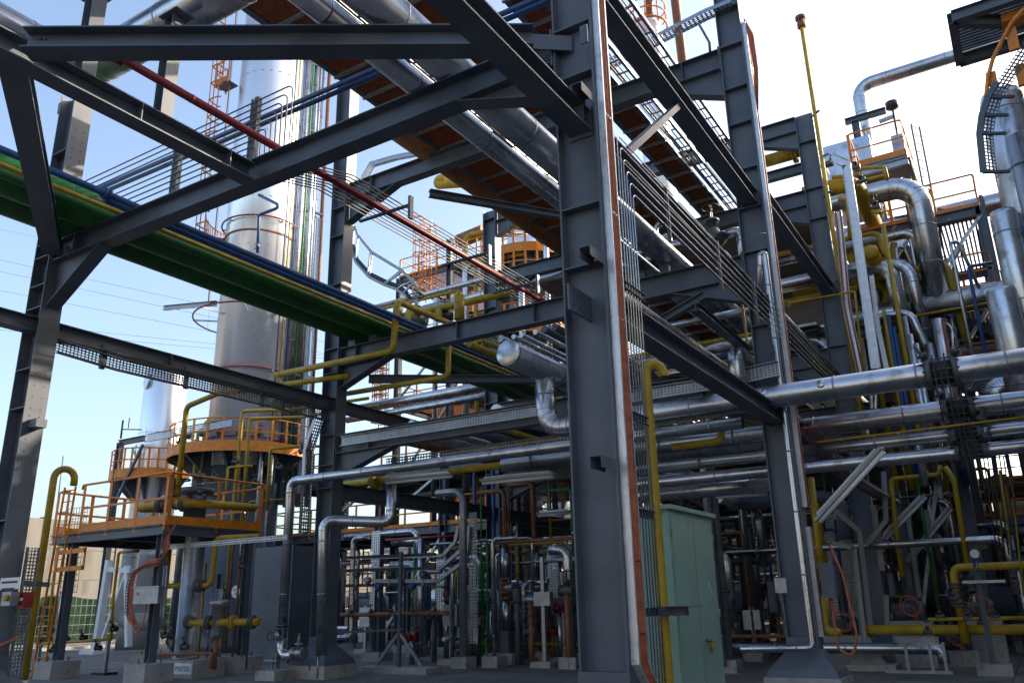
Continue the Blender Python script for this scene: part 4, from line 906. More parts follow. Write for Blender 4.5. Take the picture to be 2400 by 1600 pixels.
ga = MB().lathe(gg, (0, -1, 0), [(0, .1), (.05, .1), (.05, .085)], 20).build('pressure_gauge', 'galv', None, 'round white pressure gauge above the pump manifold', 'gauge')
MB().lathe(gg+V((0, -.052, 0)), (0, -1, 0), [(0, .084), (.002, .084)], 20).build('dial', 'white', ga); MB().bar(gg+V((0, -.056, 0)), gg+V((-.03, -.056, .05)), .006, .003).build('needle', 'ink', ga)
MB().tube([gg-V((0, 0, .1)), gg-V((0, 0, .45))], .015, 6).build('stem', 'tube', ga)
sp_ = K(12, 1640, 780, y=20.9)
o = MB().ib((K(12, 1750, 1400, y=20.9).x, 20.9, .2), (sp_.x, 20.9, sp_.z), .1, .1, .01, .008, up=(1, 0, 0)).build('pipe_stand', 'steel', None, 'leaning grey stand with tray plate below the gauge', 'stand')
MB().box((sp_.x-.3, 20.7, sp_.z-.42), (sp_.x+.5, 21.1, sp_.z-.36)).build('tray_plate', 'galv', o); MB().box((K(12, 1750, 1400, y=20.9).x-.3, 20.6, 0), (K(12, 1750, 1400, y=20.9).x+.35, 21.2, .22)).build('footing', 'concrete', o)
for k, (a, b_) in enumerate(((1410, 1130), (1590, 1140), (1770, 1130), (1500, 1010), (1900, 900), (1680, 1170), (1330, 1230))):
    valve('valve', 'small dark valve along the yellow pump manifold', K(12, a, b_, y=mzy-.3), (1, 0, 0), (0, -.2, 1), .085, group='valves on the yellow pump manifold')
tray('cable_tray', 'pale perforated tray lying low on a stand by the pumps', [K(12, 1125, 1265, y=19.5), (K(12, 1395, 1265, y=19.5).x, 19.5, K(12, 1125, 1265, y=19.5).z)], (0, 0, -.16), (0, .1, 0), 3, pitch=.07)
q_ = K(12, 1125, 1300, y=19.6)
o = thing('tray_stand', 'small grey frame stand under the low perforated tray', 'stand', (q_.x, 19.6, 0))
for dx in (.15, .6, .85): MB().bar((q_.x+dx, 19.6, .1), (q_.x+dx, 19.6, q_.z), .06, .06).build('leg', 'galv', o)
MB().bar((q_.x-.3, 19.6, .13), (q_.x+.95, 19.6, .13), .08, .06).build('foot_rail', 'galv', o)
# pump motors
for k, (a, b_) in enumerate(((760, 1200), (1200, 1100), (1230, 1230), (1500, 1290), (1650, 1090))):
    p = K(12, a, b_, y=22.5+k*.3); t = thing('pump', ['dark green pump by the flared column', 'dark pump with orange cable coil', 'low pump block under the coil of cable', 'pump block below the low yellow pipe', 'pump motor under the gauge stand'][k], 'pump', (p.x, p.y, 0))
    MB().lathe(p-V((.35, 0, 0)), (1, 0, 0), [(0, .1), (0, .2), (.45, .2), (.45, .12), (.6, .12), (.6, .24), (.72, .24), (.72, .08)], 18).build('motor', 'valve', t)
    for j in range(6): MB().lathe(p+V((-.3+.07*j, 0, 0)), (1, 0, 0), [(0, .19), (0, .215), (.015, .215), (.015, .19)], 18).build('cooling_fin', 'valve', t)
    MB().box((p.x-.4, p.y-.25, 0), (p.x+.5, p.y+.25, max(.1, p.z-.2))).build('plinth', 'concrete', t)
    MB().ring(p+V((.1, -.35, .15)), (0, 1, .2), .22, .014, 24, 6).ring(p+V((.14, -.37, .1)), (0, 1, .1), .2, .014, 24, 6).build('cable_coil', 'cable', t)
# ================================================================== RIGHT SIDE, UPPER: vent pole, vessels, large bends
vp = MB().tube([(-3.44, 23.45, 5.5), (-3.44, 23.45, 19.0)], .062, 14).build('vent_pole', 'yellow', None, 'very tall thin yellow vent pipe with capped top', 'pipe')
MB().lathe((-3.44, 23.45, 18.7), (0, 0, 1), [(0, .07), (.02, .13), (.18, .13), (.2, .08), (.3, .08), (.32, .16), (.42, .16), (.44, .1)], 18).build('vent_cap', 'brown', vp)
for z in (7.6, 10.2, 12.9, 15.6): MB().bar((-3.6, 23.6, z), (-3.3, 23.35, z), .06, .05).build('clamp', 'steel', vp)
yf = K(4, 350, 1035, y=24.6)
pipe('yellow_pipe', 'short yellow flanged reducer high beside the tall right column', [yf-V((.55, 0, 0)), yf+V((.55, 0, 0))], .2, 'yellow', flange=[(yf-V((.5, 0, 0)), (1, 0, 0), .19, 'yellow'), (yf+V((.5, 0, 0)), (1, 0, 0), .19, 'yellow')])
pipe('clad_pipe', 'silver pipe stub joined to the yellow reducer', [yf+V((.55, 0, 0)), yf+V((1.0, 0, 0)), yf+V((1.0, 2, 0))], .17, bend=.25)
beam('yellow-edged grey beam below the reducer', yf+V((-1.2, 0, -.45)), yf+V((1.6, 0, -.45)), .3, .25)
# high silver pipe against the sky
pipe('clad_pipe', 'silver pipe high against the sky turning down to the orange platform', [(3.4, 30, 20.1), (-2.75, 30, 20.1), (-2.75, 30, 13)], .24, bend=.55, seams=2.1)
o = MB().ib((-2.95, 29.2, 13.5), (-2.95, 29.2, 18.2), .26, .26, up=(1, 0, 0)).build('pipe_support', 'steel', None, 'grey post with bracket beside the high silver bend', 'post')
MB().ib((-3.3, 29.2, 18.3), (-1.9, 29.2, 18.3), .2, .2).build('arm', 'steel', o)
# orange platform with floodlight
pz2 = K(4, 1000, 1060, y=26.5).z; a = K(4, 830, 1060, y=26.5); b_ = K(4, 1190, 1010, y=26.5)
op = thing('access_platform', 'small high orange railed platform carrying a floodlight pole', 'platform', (a.x, 26.5, pz2))
MB().box((a.x, 26.5, pz2-.12), (b_.x, 29.5, pz2)).build('deck', 'steel', op)
MB().ib((a.x, 26.5, pz2-.25), (b_.x, 26.5, pz2-.25), .25, .15).build('edge_beam', 'galv', op); MB().ib((b_.x, 26.5, pz2-.25), (b_.x, 29.5, pz2-.25), .25, .15).build('edge_beam', 'steel', op)
railing(op, [(a.x, 29, pz2), (a.x, 26.5, pz2), (b_.x, 26.5, pz2), (b_.x, 29.5, pz2)], 1.25, 'orange', 1.1, .2)
fl = K(4, 1095, 700, y=26.8)
MB().tube([(fl.x, 26.8, pz2), (fl.x, 26.8, fl.z)], .035, 8).build('lamp_pole', 'black', op); MB().lathe(fl, (0, 0, 1), [(-.1, .08), (-.05, .2), (.15, .2), (.22, .08)], 14).build('floodlight', 'black', op)
MB().bar(K(4, 1010, 800, y=26.8), K(4, 1100, 765, y=26.8), .12, .1).build('lamp_arm', 'galv', op); MB().box((fl.x-.2, 26.7, fl.z-1.7), (fl.x+.15, 26.9, fl.z-1.1)).build('box', 'galv', op)
ol2 = thing('ladder', 'dark caged ladder hanging off the small orange platform', 'ladder', (b_.x+.3, 27.5, pz2-4))
ladder(ol2, (b_.x+.35, 27.6, pz2-5), (b_.x+.35, 27.6, pz2+1.5), .4, (.5, .8, 0), mt='steel')
wb = K(4, 760, 1000, y=29)
MB().box((wb.x-1.0, 29, wb.z-1.6), (wb.x+1.0, 32, wb.z+.4)).build('clad_box', 'clad', None, 'silver clad casing behind the small orange platform', 'casing')
# thick silver elbow and pipes
e0 = K(4, 960, 1265, y=26.0); e1 = K(4, 1270, 1300, y=26.0); e2 = K(8, 1385, 480, y=26.0)
pipe('clad_pipe', 'thick silver pipe with segmented elbow turning down onto the cross header', [(e1.x-3.2, 26, e0.z-.05), (e1.x, 26, e0.z-.05), (e1.x, 26, e2.z-.4)], .34, bend=.75, seams=1.2)
h0 = K(8, 1300, 560, y=26.0)
pipe('clad_pipe', 'long silver cross header below the segmented elbow', [(h0.x-2.6, 26, h0.z), (7, 26, h0.z)], .36, seams=1.8)
h1 = K(4, 1550, 1390, y=29.0)
pipe('clad_pipe', 'silver cross pipe with clamp ring behind the thick elbow', [(h1.x-4, 29, h1.z), (7, 29, h1.z)], .36, seams=2.2, flange=None)
q_ = K(4, 1690, 1360, y=29.0); MB().lathe(q_, (1, 0, 0), [(-.06, .37), (-.06, .42), (.06, .42), (.06, .37)], 24).build('clamp_ring', 'steel', None, 'dark clamp ring round the rear cross pipe', 'clamp')
def lpipe(label, i, a, r, z, y0, y1, mt='clad', name='clad_pipe', **k):
    p = K(i, *a, z=z); return pipe(name, label, [(p.x, p.y+y0, z), (p.x, p.y+y1, z)], r, mt, **k)
lpipe('dull silver pipe running back above the cross header', 8, (1130, 150), .3, 12.4, 0, 14, seams=1.6)
yc = K(8, 950, 200, y=24.6)
ycp = pipe('yellow_pipe', 'fat yellow pipe with blind end pointing forward', [(yc.x, 24.6, yc.z), (yc.x, 38, yc.z)], .24, 'yellow')
MB().lathe((yc.x, 24.6, yc.z), (0, -1, 0), [(0, .24), (.06, .22), (.12, .12), (.13, .02)], 20).build('end_cap', 'yellow', ycp)
y0_ = K(4, 690, 1235, y=24.4); y1_ = K(4, 900, 1235, y=24.4); y2_ = K(8, 985, 60, y=24.4)
pipe('yellow_pipe', 'fat yellow pipe bending down beside the pale cable channel', [(y0_.x-.8, 24.4, y0_.z), (y1_.x-.2, 24.4, y0_.z), (y1_.x-.2, 38, y0_.z)], .25, 'yellow', bend=.5, flange=None)
for k, pts in enumerate(([(700, 1165), (880, 1145), (890, 1105), (1045, 1095), (1060, 1180)], [(880, 1190), (1070, 1150)], [(740, 1310), (800, 1300), (820, 1568)], [(960, 1385), (1030, 1400)])):
    pp = [K(4, *p, y=24.0) for p in pts]; MB().tube(fillet(pp, .12, 4), .06, 10).build('yellow_pipe', 'yellow', None, ['yellow pipe run along the small orange platform front', 'short yellow pipe under the platform valve', 'yellow pipe dropping behind the tall vent pole', 'yellow branch stub above the fat yellow pipe'][k], 'pipe')
for k, (a, b_) in enumerate(((855, 1100), (890, 1190), (985, 1360))):
    valve('valve', 'black hand valve on the yellow pipes below the orange platform', K(4, a, b_, y=24.0), (1, 0, 0), (0, -.4, 1), .13, group='valves on the yellow high pipes')
# pale trays down the front of the right structure
def vtray(label, pts, y, wd, cab=0, mt='alu'):
    p = [K(i, a, b_, y=y) for i, a, b_ in pts]; o = MB()
    for u_, v_ in zip(p, p[1:]): o.chan(u_, v_, .09, wd, .006, up=(0, -1, 0))
    o = o.build('cable_channel', mt, None, label, 'cable tray')
    for k in range(cab):
        MB().tube(fillet([q+V((-wd*.3+wd*.6*k/max(1, cab-1), -.06, 0)) for q in p], .2, 4), .022, 8).build('cable', 'cable', o)
    return o
vtray('pale channel with orange cables beside the tall vent pole', [(4, 740, 1390), (8, 755, 60), (8, 800, 560), (8, 890, 985)], 23.2, .2, 2)
vtray('pale bent cable channel with dark rivets, bridging from column', [(4, 650, 1050), (4, 690, 1030), (4, 795, 1080), (8, 860, 60), (8, 990, 960)], 23.0, .24)
vtray('thin pale channel running beside the riveted one', [(8, 960, 350), (8, 1005, 700), (8, 1060, 960)], 23.6, .12)
for k, (a, b_, mt, r, lb) in enumerate((((1035, 20), (1190, 930), 'yellow', .065, 'slim yellow pipe standing right of the pale channels'), ((1040, 580), (1100, 950), 'yellow', .05, 'short slim yellow pipe standing beside blue ones'), ((1065, 610), (1120, 950), 'blue', .06, 'blue pipe standing beside the slim yellow pipe'), ((1105, 690), (1150, 950), 'blue', .06, 'shorter blue pipe standing near the header'), ((1210, 740), (1250, 930), 'clad', .09, 'thin silver pipe standing below the cross header'), ((1250, 800), (1285, 925), 'clad', .09, 'second thin silver pipe standing below the cross header'), ((1385, 640), (1440, 900), 'clad', .14, 'silver pipe dropping from the cross header'), ((1425, 650), (1455, 860), 'brown', .06, 'thin brown pipe dropping from the cross header'), ((1175, 620), (1200, 930), 'galv', .07, 'grey tube standing under the header'), ((1340, 800), (1400, 960), 'clad', .12, 'slanting silver pipe stub under the header'))):
    p = K(8, *a, y=24.8); q_ = K(8, *b_, y=24.8); MB().tube([(p.x, 24.8, p.z), (p.x, 24.8, q_.z-3)], r, 14).build('riser_pipe', mt, None, lb, 'pipe')
pipe('yellow_pipe', 'thin yellow line crossing the front of the pale channels', [K(8, 420, 560, y=22.9), K(8, 425, 530, y=22.9), K(8, 850, 455, y=22.9), K(8, 905, 970, y=22.9)], .03, 'yellow', bend=.06)
pipe('yellow_pipe', 'thin yellow line under the cross header', [K(8, 1110, 640, y=25.4), (5, 25.4, K(8, 1110, 640, y=25.4).z)], .04, 'yellow')
for k, (x, r) in enumerate(((1175, .3), (1265, .3))):
    p = K(8, x, 410, y=28); MB().lathe((p.x, 28, p.z-2.2), (0, 0, 1), [(0, r), (2.0, r), (2.2, r*.7), (2.3, .1)], 20).build('silver_drum', 'clad', None, ['left silver drum cap above the cross header', 'right silver drum cap above the cross header'][k], 'drum')
# lattice of small silver pipes deep at right
for k in range(10):
    a = (1080+k*33, 700+random.uniform(-40, 120)); p = K(8, *a, y=30+random.uniform(0, 4)); MB().tube([p, (p.x, p.y, 4)], random.uniform(.06, .13), 12).build('riser_pipe', random.choice(('clad', 'clad', 'brown', 'galv', 'yellow')), None, 'pipe standing in the crowded bank behind the cross pipes', 'pipe', 'bank of pipes behind the cross pipes')
# stair at the far right
sa = K(8, 1480, 620, y=30); sb = K(8, 1780, 760, y=30)
stt = thing('stair', 'grey stair flight with orange handrail behind the upright silver pipes', 'stair', (sa.x, 30, sb.z))
for dy in (0, .9):
    MB().bar((sa.x-.8, 30+dy, sa.z+.4), (sb.x+1.2, 30+dy, sb.z-.4), .04, .3).build('stringer', 'steel', stt); MB().tube([(sa.x-.8, 30+dy, sa.z+1.5), (sb.x+1.2, 30+dy, sb.z+.7)], .03, 8).build('handrail', 'orange', stt)
for k in range(14):
    f = k/13; x = sa.x-.7+(sb.x+1.8-sa.x)*f; z = sa.z+.35+(sb.z-sa.z-.75)*f; MB().box((x-.12, 30.02, z), (x+.12, 30.88, z+.04)).build('tread', 'galv', stt)
# big vertical silver lines at the right edge
def vpipe(label, i, a, r, y, z0=3.5, dome=True, mt='clad', zt=None):
    p = K(i, *a, y=y); o = thing('clad_vessel', label, 'vessel', (p.x, y, z0))
    MB().lathe((p.x, y, z0), (0, 0, 1), [(0, r), (p.z-z0-r*.6, r), (p.z-z0-r*.25, r*.9), (p.z-z0-.05, r*.5), (p.z-z0, .05)] if dome else [(0, r), (p.z-z0, r)], 36).build('shell', mt, o)
    z = z0+.8
    while z < p.z-.3: seam(o, (p.x, y, z), (0, 0, 1), r, wd=.035); z += 1.55
    return o
vpipe('thickest upright silver pipe with rounded top under the curved tray', 4, (1800, 598), .46, 20)
vpipe('slim upright silver pipe left of the thick one', 4, (1815, 1372), .27, 19.4)
vpipe('upright silver pipe with flat top behind the thickest one', 4, (1935, 900), .3, 19.6, dome=False)
vpipe('short upright silver pipe standing above the dented cross pipe', 8, (1800, 420), .28, 18.6)
pipe('clad_pipe', 'silver elbow curling below the upright silver pipes', [K(8, 1960, 1040, y=19.2), K(8, 1790, 1100, y=19.2), K(8, 1760, 1160, y=19.2)], .25, bend=.4, seams=.7)
# top right platform underside with curved rail
zt_ = K(4, 1490, 130, y=20).z; x0_ = K(4, 1490, 130, y=20).x
tp = thing('ring_platform', 'high dark platform with orange brackets above the curved perforated tray', 'platform', (x0_+2, 21, zt_))
for i in range(14): MB().box((x0_+.1, 20.1+.13*i, zt_+.2), (x0_+6, 20.16+.13*i, zt_+.26)).build('deck_bar', 'steel', tp)
for p, q in (((x0_, 20), (x0_+6, 20)), ((x0_, 20), (x0_, 22)), ((x0_+.1, 20.2), (x0_+2.6, 21.9)), ((x0_, 22), (x0_+6, 22))): MB().ib((p[0], p[1], zt_+.05), (q[0], q[1], zt_+.05), .3, .2).build('edge_beam', 'steel', tp)
MB().box((x0_+1.0, 20.4, zt_-.25), (x0_+3.2, 20.8, zt_-.05)).build('bracket', 'orange', tp)
railing(tp, [(x0_+.9, 22, zt_+.26), (x0_+.9, 20.2, zt_+.26), (x0_+6, 20.2, zt_+.26)], 1.2, 'orange', 1.2, 0)
rr = [K(4, a, b_, y=19.2) for a, b_ in ((1960, 60), (1880, 150), (1820, 260), (1755, 390), (1725, 500), (1712, 620), (1700, 740))]
MB().tube(rr, .045, 10).build('handrail', 'orange', tp)
for a, b_ in (((1870, 190), (1900, 330)), ((1740, 480), (1755, 560)), ((1930, 430), (1960, 560))): MB().bar(K(4, *a, y=19.3), K(4, *b_, y=19.3), .1, .2).build('rail_stanchion', 'orange', tp)
cv = [K(4, a, b_, y=18.9) for a, b_ in ((1960, 270), (1870, 410), (1780, 540), (1720, 640), (1680, 760), (1665, 880), (1690, 1130))]
for a, b_ in zip(cv, cv[1:]): pass
b = MB()
for a, c_ in zip(cv, cv[1:]): perf(b, a, c_, (.26, .3, .0), 4, .08)
b.build('curved_tray', 'galv', tp)
for a, b_ in zip(cv[2:], cv[3:]): MB().bar(a, b_, .05, .12).build('stringer', 'steel', tp)
for k in range(4): p = cv[3+min(k, 3)]; MB().bar(p, p+V((.5, .3, 0)), .06, .06).build('tread_bar', 'steel', tp)
# flange clusters on the four cross pipes
for k, (a, y, z, r) in enumerate((((1425, 985), 15.35, 5.2, .215), ((1525, 1180), 16.6, 4.79, .185), ((1575, 1340), 16.5, 4.32, .12), ((1620, 1500), 16.5, 4.0, .12))):
    p = K(8, *a, y=y); t = thing('flange_joint', ['big bolted flange joint with small valves on the dented pipe', 'bolted flange joint on the second cross pipe', 'bolted flange joint on the third cross pipe', 'bolted flange joint on the lowest cross pipe'][k], 'flange', (p.x, y, z))
    for s in (-1, 1): MB().lathe((p.x+s*.22, y, z), (s, 0, 0), [(-.06, r), (-.06, r*1.25), (.03, r*1.25), (.03, r)], 24).build('flange', 'valve', t)
    MB().lathe((p.x-.2, y, z), (1, 0, 0), [(0, r*1.02), (.4, r*1.02)], 20).build('spool', 'black', t)
    b = MB()
    for j in range(10): a_ = j*.628; b.tube([(p.x-.28, y+r*1.14*math.cos(a_), z+r*1.14*math.sin(a_)), (p.x+.28, y+r*1.14*math.cos(a_), z+r*1.14*math.sin(a_))], .014, 6)
    b.build('stud_bolts', 'valve', t)
    for j in (-1, 1):
        MB().lathe((p.x+j*.2, y-r*.5, z+r*.9), (j*.5, -.3, 1), [(0, .05), (.1, .05), (.1, .08), (.16, .08), (.16, .03), (.3, .03)], 10).build('vent_valve', 'valve', t); handwheel(t, V((p.x+j*.2, y-r*.5, z+r*.9))+V((j*.5, -.3, 1)).normalized()*.32, (j*.5, -.3, 1), .07)
    for j in range(3): MB().tube([(p.x-.1+.09*j, y-r-.1, z+.25), (p.x-.1+.09*j, y-r-.12, z-.9)], .014, 6).build('impulse_line', 'black', t)
WG = 'thin wires strung from the flange joints'
for k in range(6):
    p = K(8, 1540, 1110+45*k if k < 3 else 1290+50*k, y=15.0); MB().tube([p, V((3.2, 14.8, p.z+.05*(k % 3)-.1)), V((8, 14.7, p.z+.2))], .008, 5).build('wire', 'black', None, 'thin dark wire strung from the flange joints', 'wire', WG)
# dent patches on the front cross pipe
for k, (a, r_) in enumerate((((210, 1150), .05), ((630, 1095), .035), ((255, 1180), .03))):
    p = K(8, *a, y=15.35-.2); d = V((0, -1, .35)).normalized()
    MB().lathe(V((p.x, 15.35, 5.2))+d*.205, d, [(0, r_*2.6), (.012, r_*1.8), (.03, r_*.7), (.034, .01)], 7).build('dent_ridge', 'clad', p1_)
# ================================================================== VALVES AND YELLOW HOOK OVER THE MIDDLE BEAM
zy = K(6, 940, 510, y=15.6).z
hookp = [(-16.4, 15.0, K(6, 130, 1010, y=15.3).z+.0), V((K(6, 890, 840, y=15.55).x, 15.45, 7.48)), V((K(6, 915, 760, y=15.55).x, 15.45, zy)), V((K(6, 915, 760, y=15.55).x+.1, 15.5, zy)), V((K(6, 1180, 610, y=17.4).x, 17.6, zy-.05))]
hookp[0] = V((-17.6, 15.2, 7.42))
hp0 = K(6, 920, 830, y=15.6)
pipe('yellow_pipe', 'yellow pipe hooked up over the middle rack beam', [K(6, 130, 1005, y=15.5), K(6, 900, 845, y=15.5), K(6, 925, 520, y=15.5), K(6, 925, 520, y=15.5)+V((.1, 3.2, 0))], .085, 'yellow', bend=.18)
pipe('yellow_pipe', 'second yellow pipe dropping from the middle rack beam', [K(6, 600, 1125, y=16.4), K(6, 1260, 1015, y=16.4), K(6, 1265, 790, y=16.4)], .07, 'yellow', bend=.15)
vv = K(6, 1030, 620, y=18.0)
pipe('yellow_pipe', 'yellow cross pipe with blind flanges at the valve', [vv-V((.45, .2, 0)), vv+V((3.5, 0, .0))], .1, 'yellow', flange=[(vv-V((.4, .2, 0)), (-.6, -.8, 0), .14, 'yellow')])
bf = MB().lathe(K(6, 1010, 620, y=17.6), (-.4, -.9, 0), [(0, .1), (0, .26), (.06, .26), (.06, .05)], 22).build('blind_flange', 'yellow', None, 'large round yellow blind flange at the gate valve', 'flange')
valve('valve', 'grey gate valve with handwheel above the yellow blind flange', V((K(6, 1050, 640, y=17.9).x, 17.9, K(6, 1050, 640, y=17.9).z)), (.4, .9, 0), (0, 0, 1), .3, 'galv')
MB().lathe(K(6, 1200, 610, y=17.8), (-.4, -.9, 0), [(0, .08), (0, .2), (.06, .2), (.06, .05)], 22).build('blind_flange', 'yellow', None, 'smaller yellow blind flange with black valve', 'flange')
valve('valve', 'black small gate valve beside the smaller yellow blind flange', K(6, 1240, 620, y=18.1), (.4, .9, 0), (0, 0, 1), .2, 'black')
pipe('yellow_pipe', 'thick upright yellow pipe stub above the middle rack beam', [K(6, 1335, 640, y=16.9), K(6, 1335, 480, y=16.9)], .14, 'yellow')
pipe('yellow_pipe', 'thin yellow cross line above the valves', [K(6, 830, 570, y=18.5), K(6, 1330, 450, y=18.5), K(6, 1325, 640, y=18.5)], .05, 'yellow', bend=.1)
for k in range(3): lpipe(['yellow pipe leading back from under the middle beam', 'second yellow pipe leading back from middle beam', 'third slim yellow pipe leading back from middle beam'][k], 6, (1400+70*k, 800-30*k), (.1, .08, .06)[k], 8.6, 0, 22, 'yellow', 'yellow_pipe')
# S-curved ladder tray
up = [K(6, a, b_, y=19) for a, b_ in ((645, 30), (670, 90), (760, 200), (860, 260), (960, 320), (1030, 390), (1080, 480))]
lo = [K(6, a, b_, y=19) for a, b_ in ((630, 170), (650, 260), (740, 360), (840, 410), (920, 440), (980, 480), (1000, 520))]
sc = thing('ladder_tray', 'S-curved ladder cable tray sagging between the columns', 'cable tray', lo[0])
for q in (up, lo): MB().tube([p for p in fillet(q, .6, 4)], .05, 8).build('side_rail', 'galv', sc)
MB().tube(fillet([p+V((0, .05, .12)) for p in lo], .6, 4), .07, 8).build('cable_bundle', 'black', sc)
fu, fo = fillet(up, .6, 4), fillet(lo, .6, 4)
for k in range(0, min(len(fu), len(fo)), 3): MB().bar(fu[k], fo[k], .05, .05).build('rung', 'galv', sc)
# instrument ladder (small) near the high middle
sm_ = [K(2, a, b_, y=24) for a, b_ in ((690, 1170), (745, 1075), (900, 1030), (1060, 1000))]
tray('cable_tray', 'small pale tray stepping up below the high walkway', sm_, (0, .35, 0), (0, 0, .1), 4, pitch=.1)
# blue service line on the tower front
bl = [K(1, 1700, 1280, y=20), K(1, 1850, 1355, y=20), K(1, 1700, 1410, y=20), K(5, 1690, 200, y=20)]
o = pipe('blue_pipe', 'bent blue service pipe with valve hanging before the tower', bl, .06, 'blue', bend=.1); valve('valve', None, K(5, 1685, 160, y=20), (0, 0, 1), (1, -.3, .2), .1, 'galv', parent=o)

# gate valve and small silver loops beside the tall right column
gv = K(7, 1320, 80, y=19.0)
valve('valve', 'large dark gate valve with handwheel left of the tall column', gv, (.6, -.2, -.75), (0, 0, 1), .3, 'valve')
sl = lambda label, pts, r, y, **k: pipe('clad_pipe', label, [K(i, a, b_, y=y) for i, a, b_ in pts], r, bend=k.pop('bend', .15), seams=.9, **k)
sl('silver pipe looping from the large gate valve down the column', [(7, 1370, 90), (7, 1500, 55), (7, 1540, 400)], .12, 19.2)
sl('small silver square loop above the rack pipes', [(7, 960, 300), (7, 940, 20), (7, 1040, 0)], .07, 18.5)
sl('second small silver loop above the rack pipes', [(7, 970, 120), (7, 1030, 85), (7, 1040, 210)], .08, 18.7)
sl('level silver pipe behind the small square loop', [(7, 840, 200), (7, 1240, 120)], .14, 20.5)
for k, (a, b_, r, mt, lb) in enumerate((((1000, 690), (1570, 575), .09, 'clad', 'silver cross pipe seen below the rack edge beam'), ((1180, 810), (1560, 740), .05, 'yellow', 'yellow cross pipe seen below the rack edge beam'), ((1220, 850), (1500, 800), .13, 'clad', 'wider silver cross pipe under the yellow one'), ((1290, 900), (1460, 865), .08, 'blue', 'blue cross pipe behind the silver riser'))):
    p = K(7, *a, y=18.6); q_ = K(7, *b_, y=18.6); MB().tube([p-V((1.5, 0, 0)), V((q_.x+.3, 18.6, p.z))], r, 16).build('cross_line', mt, None, lb, 'pipe')
yy_ = K(8, 120, 700, y=17.2); MB().tube(fillet([K(8, 110, 530, y=17.2), K(8, 150, 850, y=17.2), K(8, 210, 855, y=17.2)], .1, 4), .03, 8).build('yellow_pipe', 'yellow', None, 'thin yellow drop line left of the flared tall column', 'pipe')
# caged ladders and small stairs on the background structure
for k, (a, b_, h) in enumerate(((1095, 250, 5), (1160, 240, 4), (850, 1000, 5), (830, 1150, 4))):
    p = K(6, a, b_, y=32.4); t = thing('caged_ladder', ['orange caged ladder on the background structure corner', 'second orange caged ladder by the background structure', 'orange caged ladder below the green pipes', 'orange ladder under the lower background deck'][k], 'ladder', (p.x, 32.4, p.z-2.5))
    ladder(t, (p.x, 32.4, p.z-h/2), (p.x, 32.4, p.z+h/2), .45, (1, 0, 0), r=.035)
    for j in range(int(h/.7)):
        z = p.z-h/2+.6+j*.7; MB().tube([(p.x-.3, 32.35, z), (p.x-.3, 31.9, z), (p.x, 31.7, z), (p.x+.3, 31.9, z), (p.x+.3, 32.35, z)], .03, 6).build('cage_hoop', 'orange', t)
    for dx in (-.28, 0, .28): MB().bar((p.x+dx, 31.75+abs(dx)*.6, p.z-h/2+.6), (p.x+dx, 31.75+abs(dx)*.6, p.z+h/2), .04, .02).build('cage_strip', 'orange', t)
# ================================================================== BACKGROUND PROCESS STRUCTURES
def module(label, x0, x1, y0, y1, levels, cols=2, rows=2, rails=True, solid=False, side=(1, 1), seed=1, mt='steel'):
    rnd = random.Random(seed); t = thing('process_structure', label, 'structure', ((x0+x1)/2, (y0+y1)/2, 0)); zt = levels[-1]
    for i in range(cols+1):
        for k in range(rows+1):
            x = x0+(x1-x0)*i/cols; y = y0+(y1-y0)*k/rows; MB().ib((x, y, 0), (x, y, zt+(1.5 if (i+k) % 2 else 0)), .3, .3, up=(1, 0, 0)).build('column', mt, t)
    for z in levels:
        for k in range(rows+1): y = y0+(y1-y0)*k/rows; MB().ib((x0, y, z-.16), (x1, y, z-.16), .32, .2).build('beam', mt, t)
        for i in range(cols+1): x = x0+(x1-x0)*i/cols; MB().ib((x, y0, z-.16), (x, y1, z-.16), .3, .2).build('beam', mt, t)
        dk = MB()
        if solid: dk.box((x0+.1, y0+.1, z), (x1-.1, y1-.1, z+.03))
        else:
            n = int((x1-x0)/.12)
            for i in range(n): x = x0+(x1-x0)*(i+.5)/n; dk.box((x-.03, y0, z+.002), (x+.03, y1, z+.03))
        dk.build('deck', 'steel' if solid else 'grating', t)
        if rails: railing(t, [(x0, y1, z), (x0, y0, z), (x1, y0, z), (x1, y1, z)], 1.1, 'orange', 1.3, .15)
    for i in range(cols):
        xa, xb = x0+(x1-x0)*i/cols, x0+(x1-x0)*(i+1)/cols
        for z0, z1 in zip([0]+list(levels), levels):
            if rnd.random() < .6: MB().bar((xa, y0, z0+.2), (xb, y0, z1-.3), .1, .1).build('brace', 'galv', t)
    return t
def drum(label, x, y, r, z0, z1, mt='clad_tower', group=None):
    o = thing('vessel', label, 'vessel', (x, y, z0), group)
    MB().lathe((x, y, z0), (0, 0, 1), [(0, r), (z1-z0-r*.5, r), (z1-z0-r*.2, r*.8), (z1-z0, .1)], 32).build('shell', mt, o)
    for k in range(int((z1-z0)/2)): seam(o, (x, y, z0+1+k*2), (0, 0, 1), r)
    return o
S_ = 32/40
module('background steel structure with orange railed decks left of the red pipe', -27.5, -17.2, 33, 40, (7.2, 11.8, 15.3, 19.0), 3, 1, seed=3)
module('further steel structure with orange rails behind the small vessels', -25, -15, 52, 58, (6, 10.5, 15), 3, 1, seed=4)
module('dark structure closing the far end of the pipe rack', -15, -3, 52, 60, (3.6, 6.4, 9.5), 4, 2, seed=5, solid=True)
module('structure with orange rails behind the right cross pipes', -3.2, 7, 34, 42, (4.2, 8.2, 12.0), 3, 1, seed=6, solid=True)
module('low decked structure glimpsed under the silver cross pipes', 4, 16, 26, 33, (3.0, 6.3), 3, 1, seed=8, solid=True)
module('high structure carrying stack between the right columns', -9.5, -4.6, 42, 47, (14, 18.5), 2, 1, seed=9)
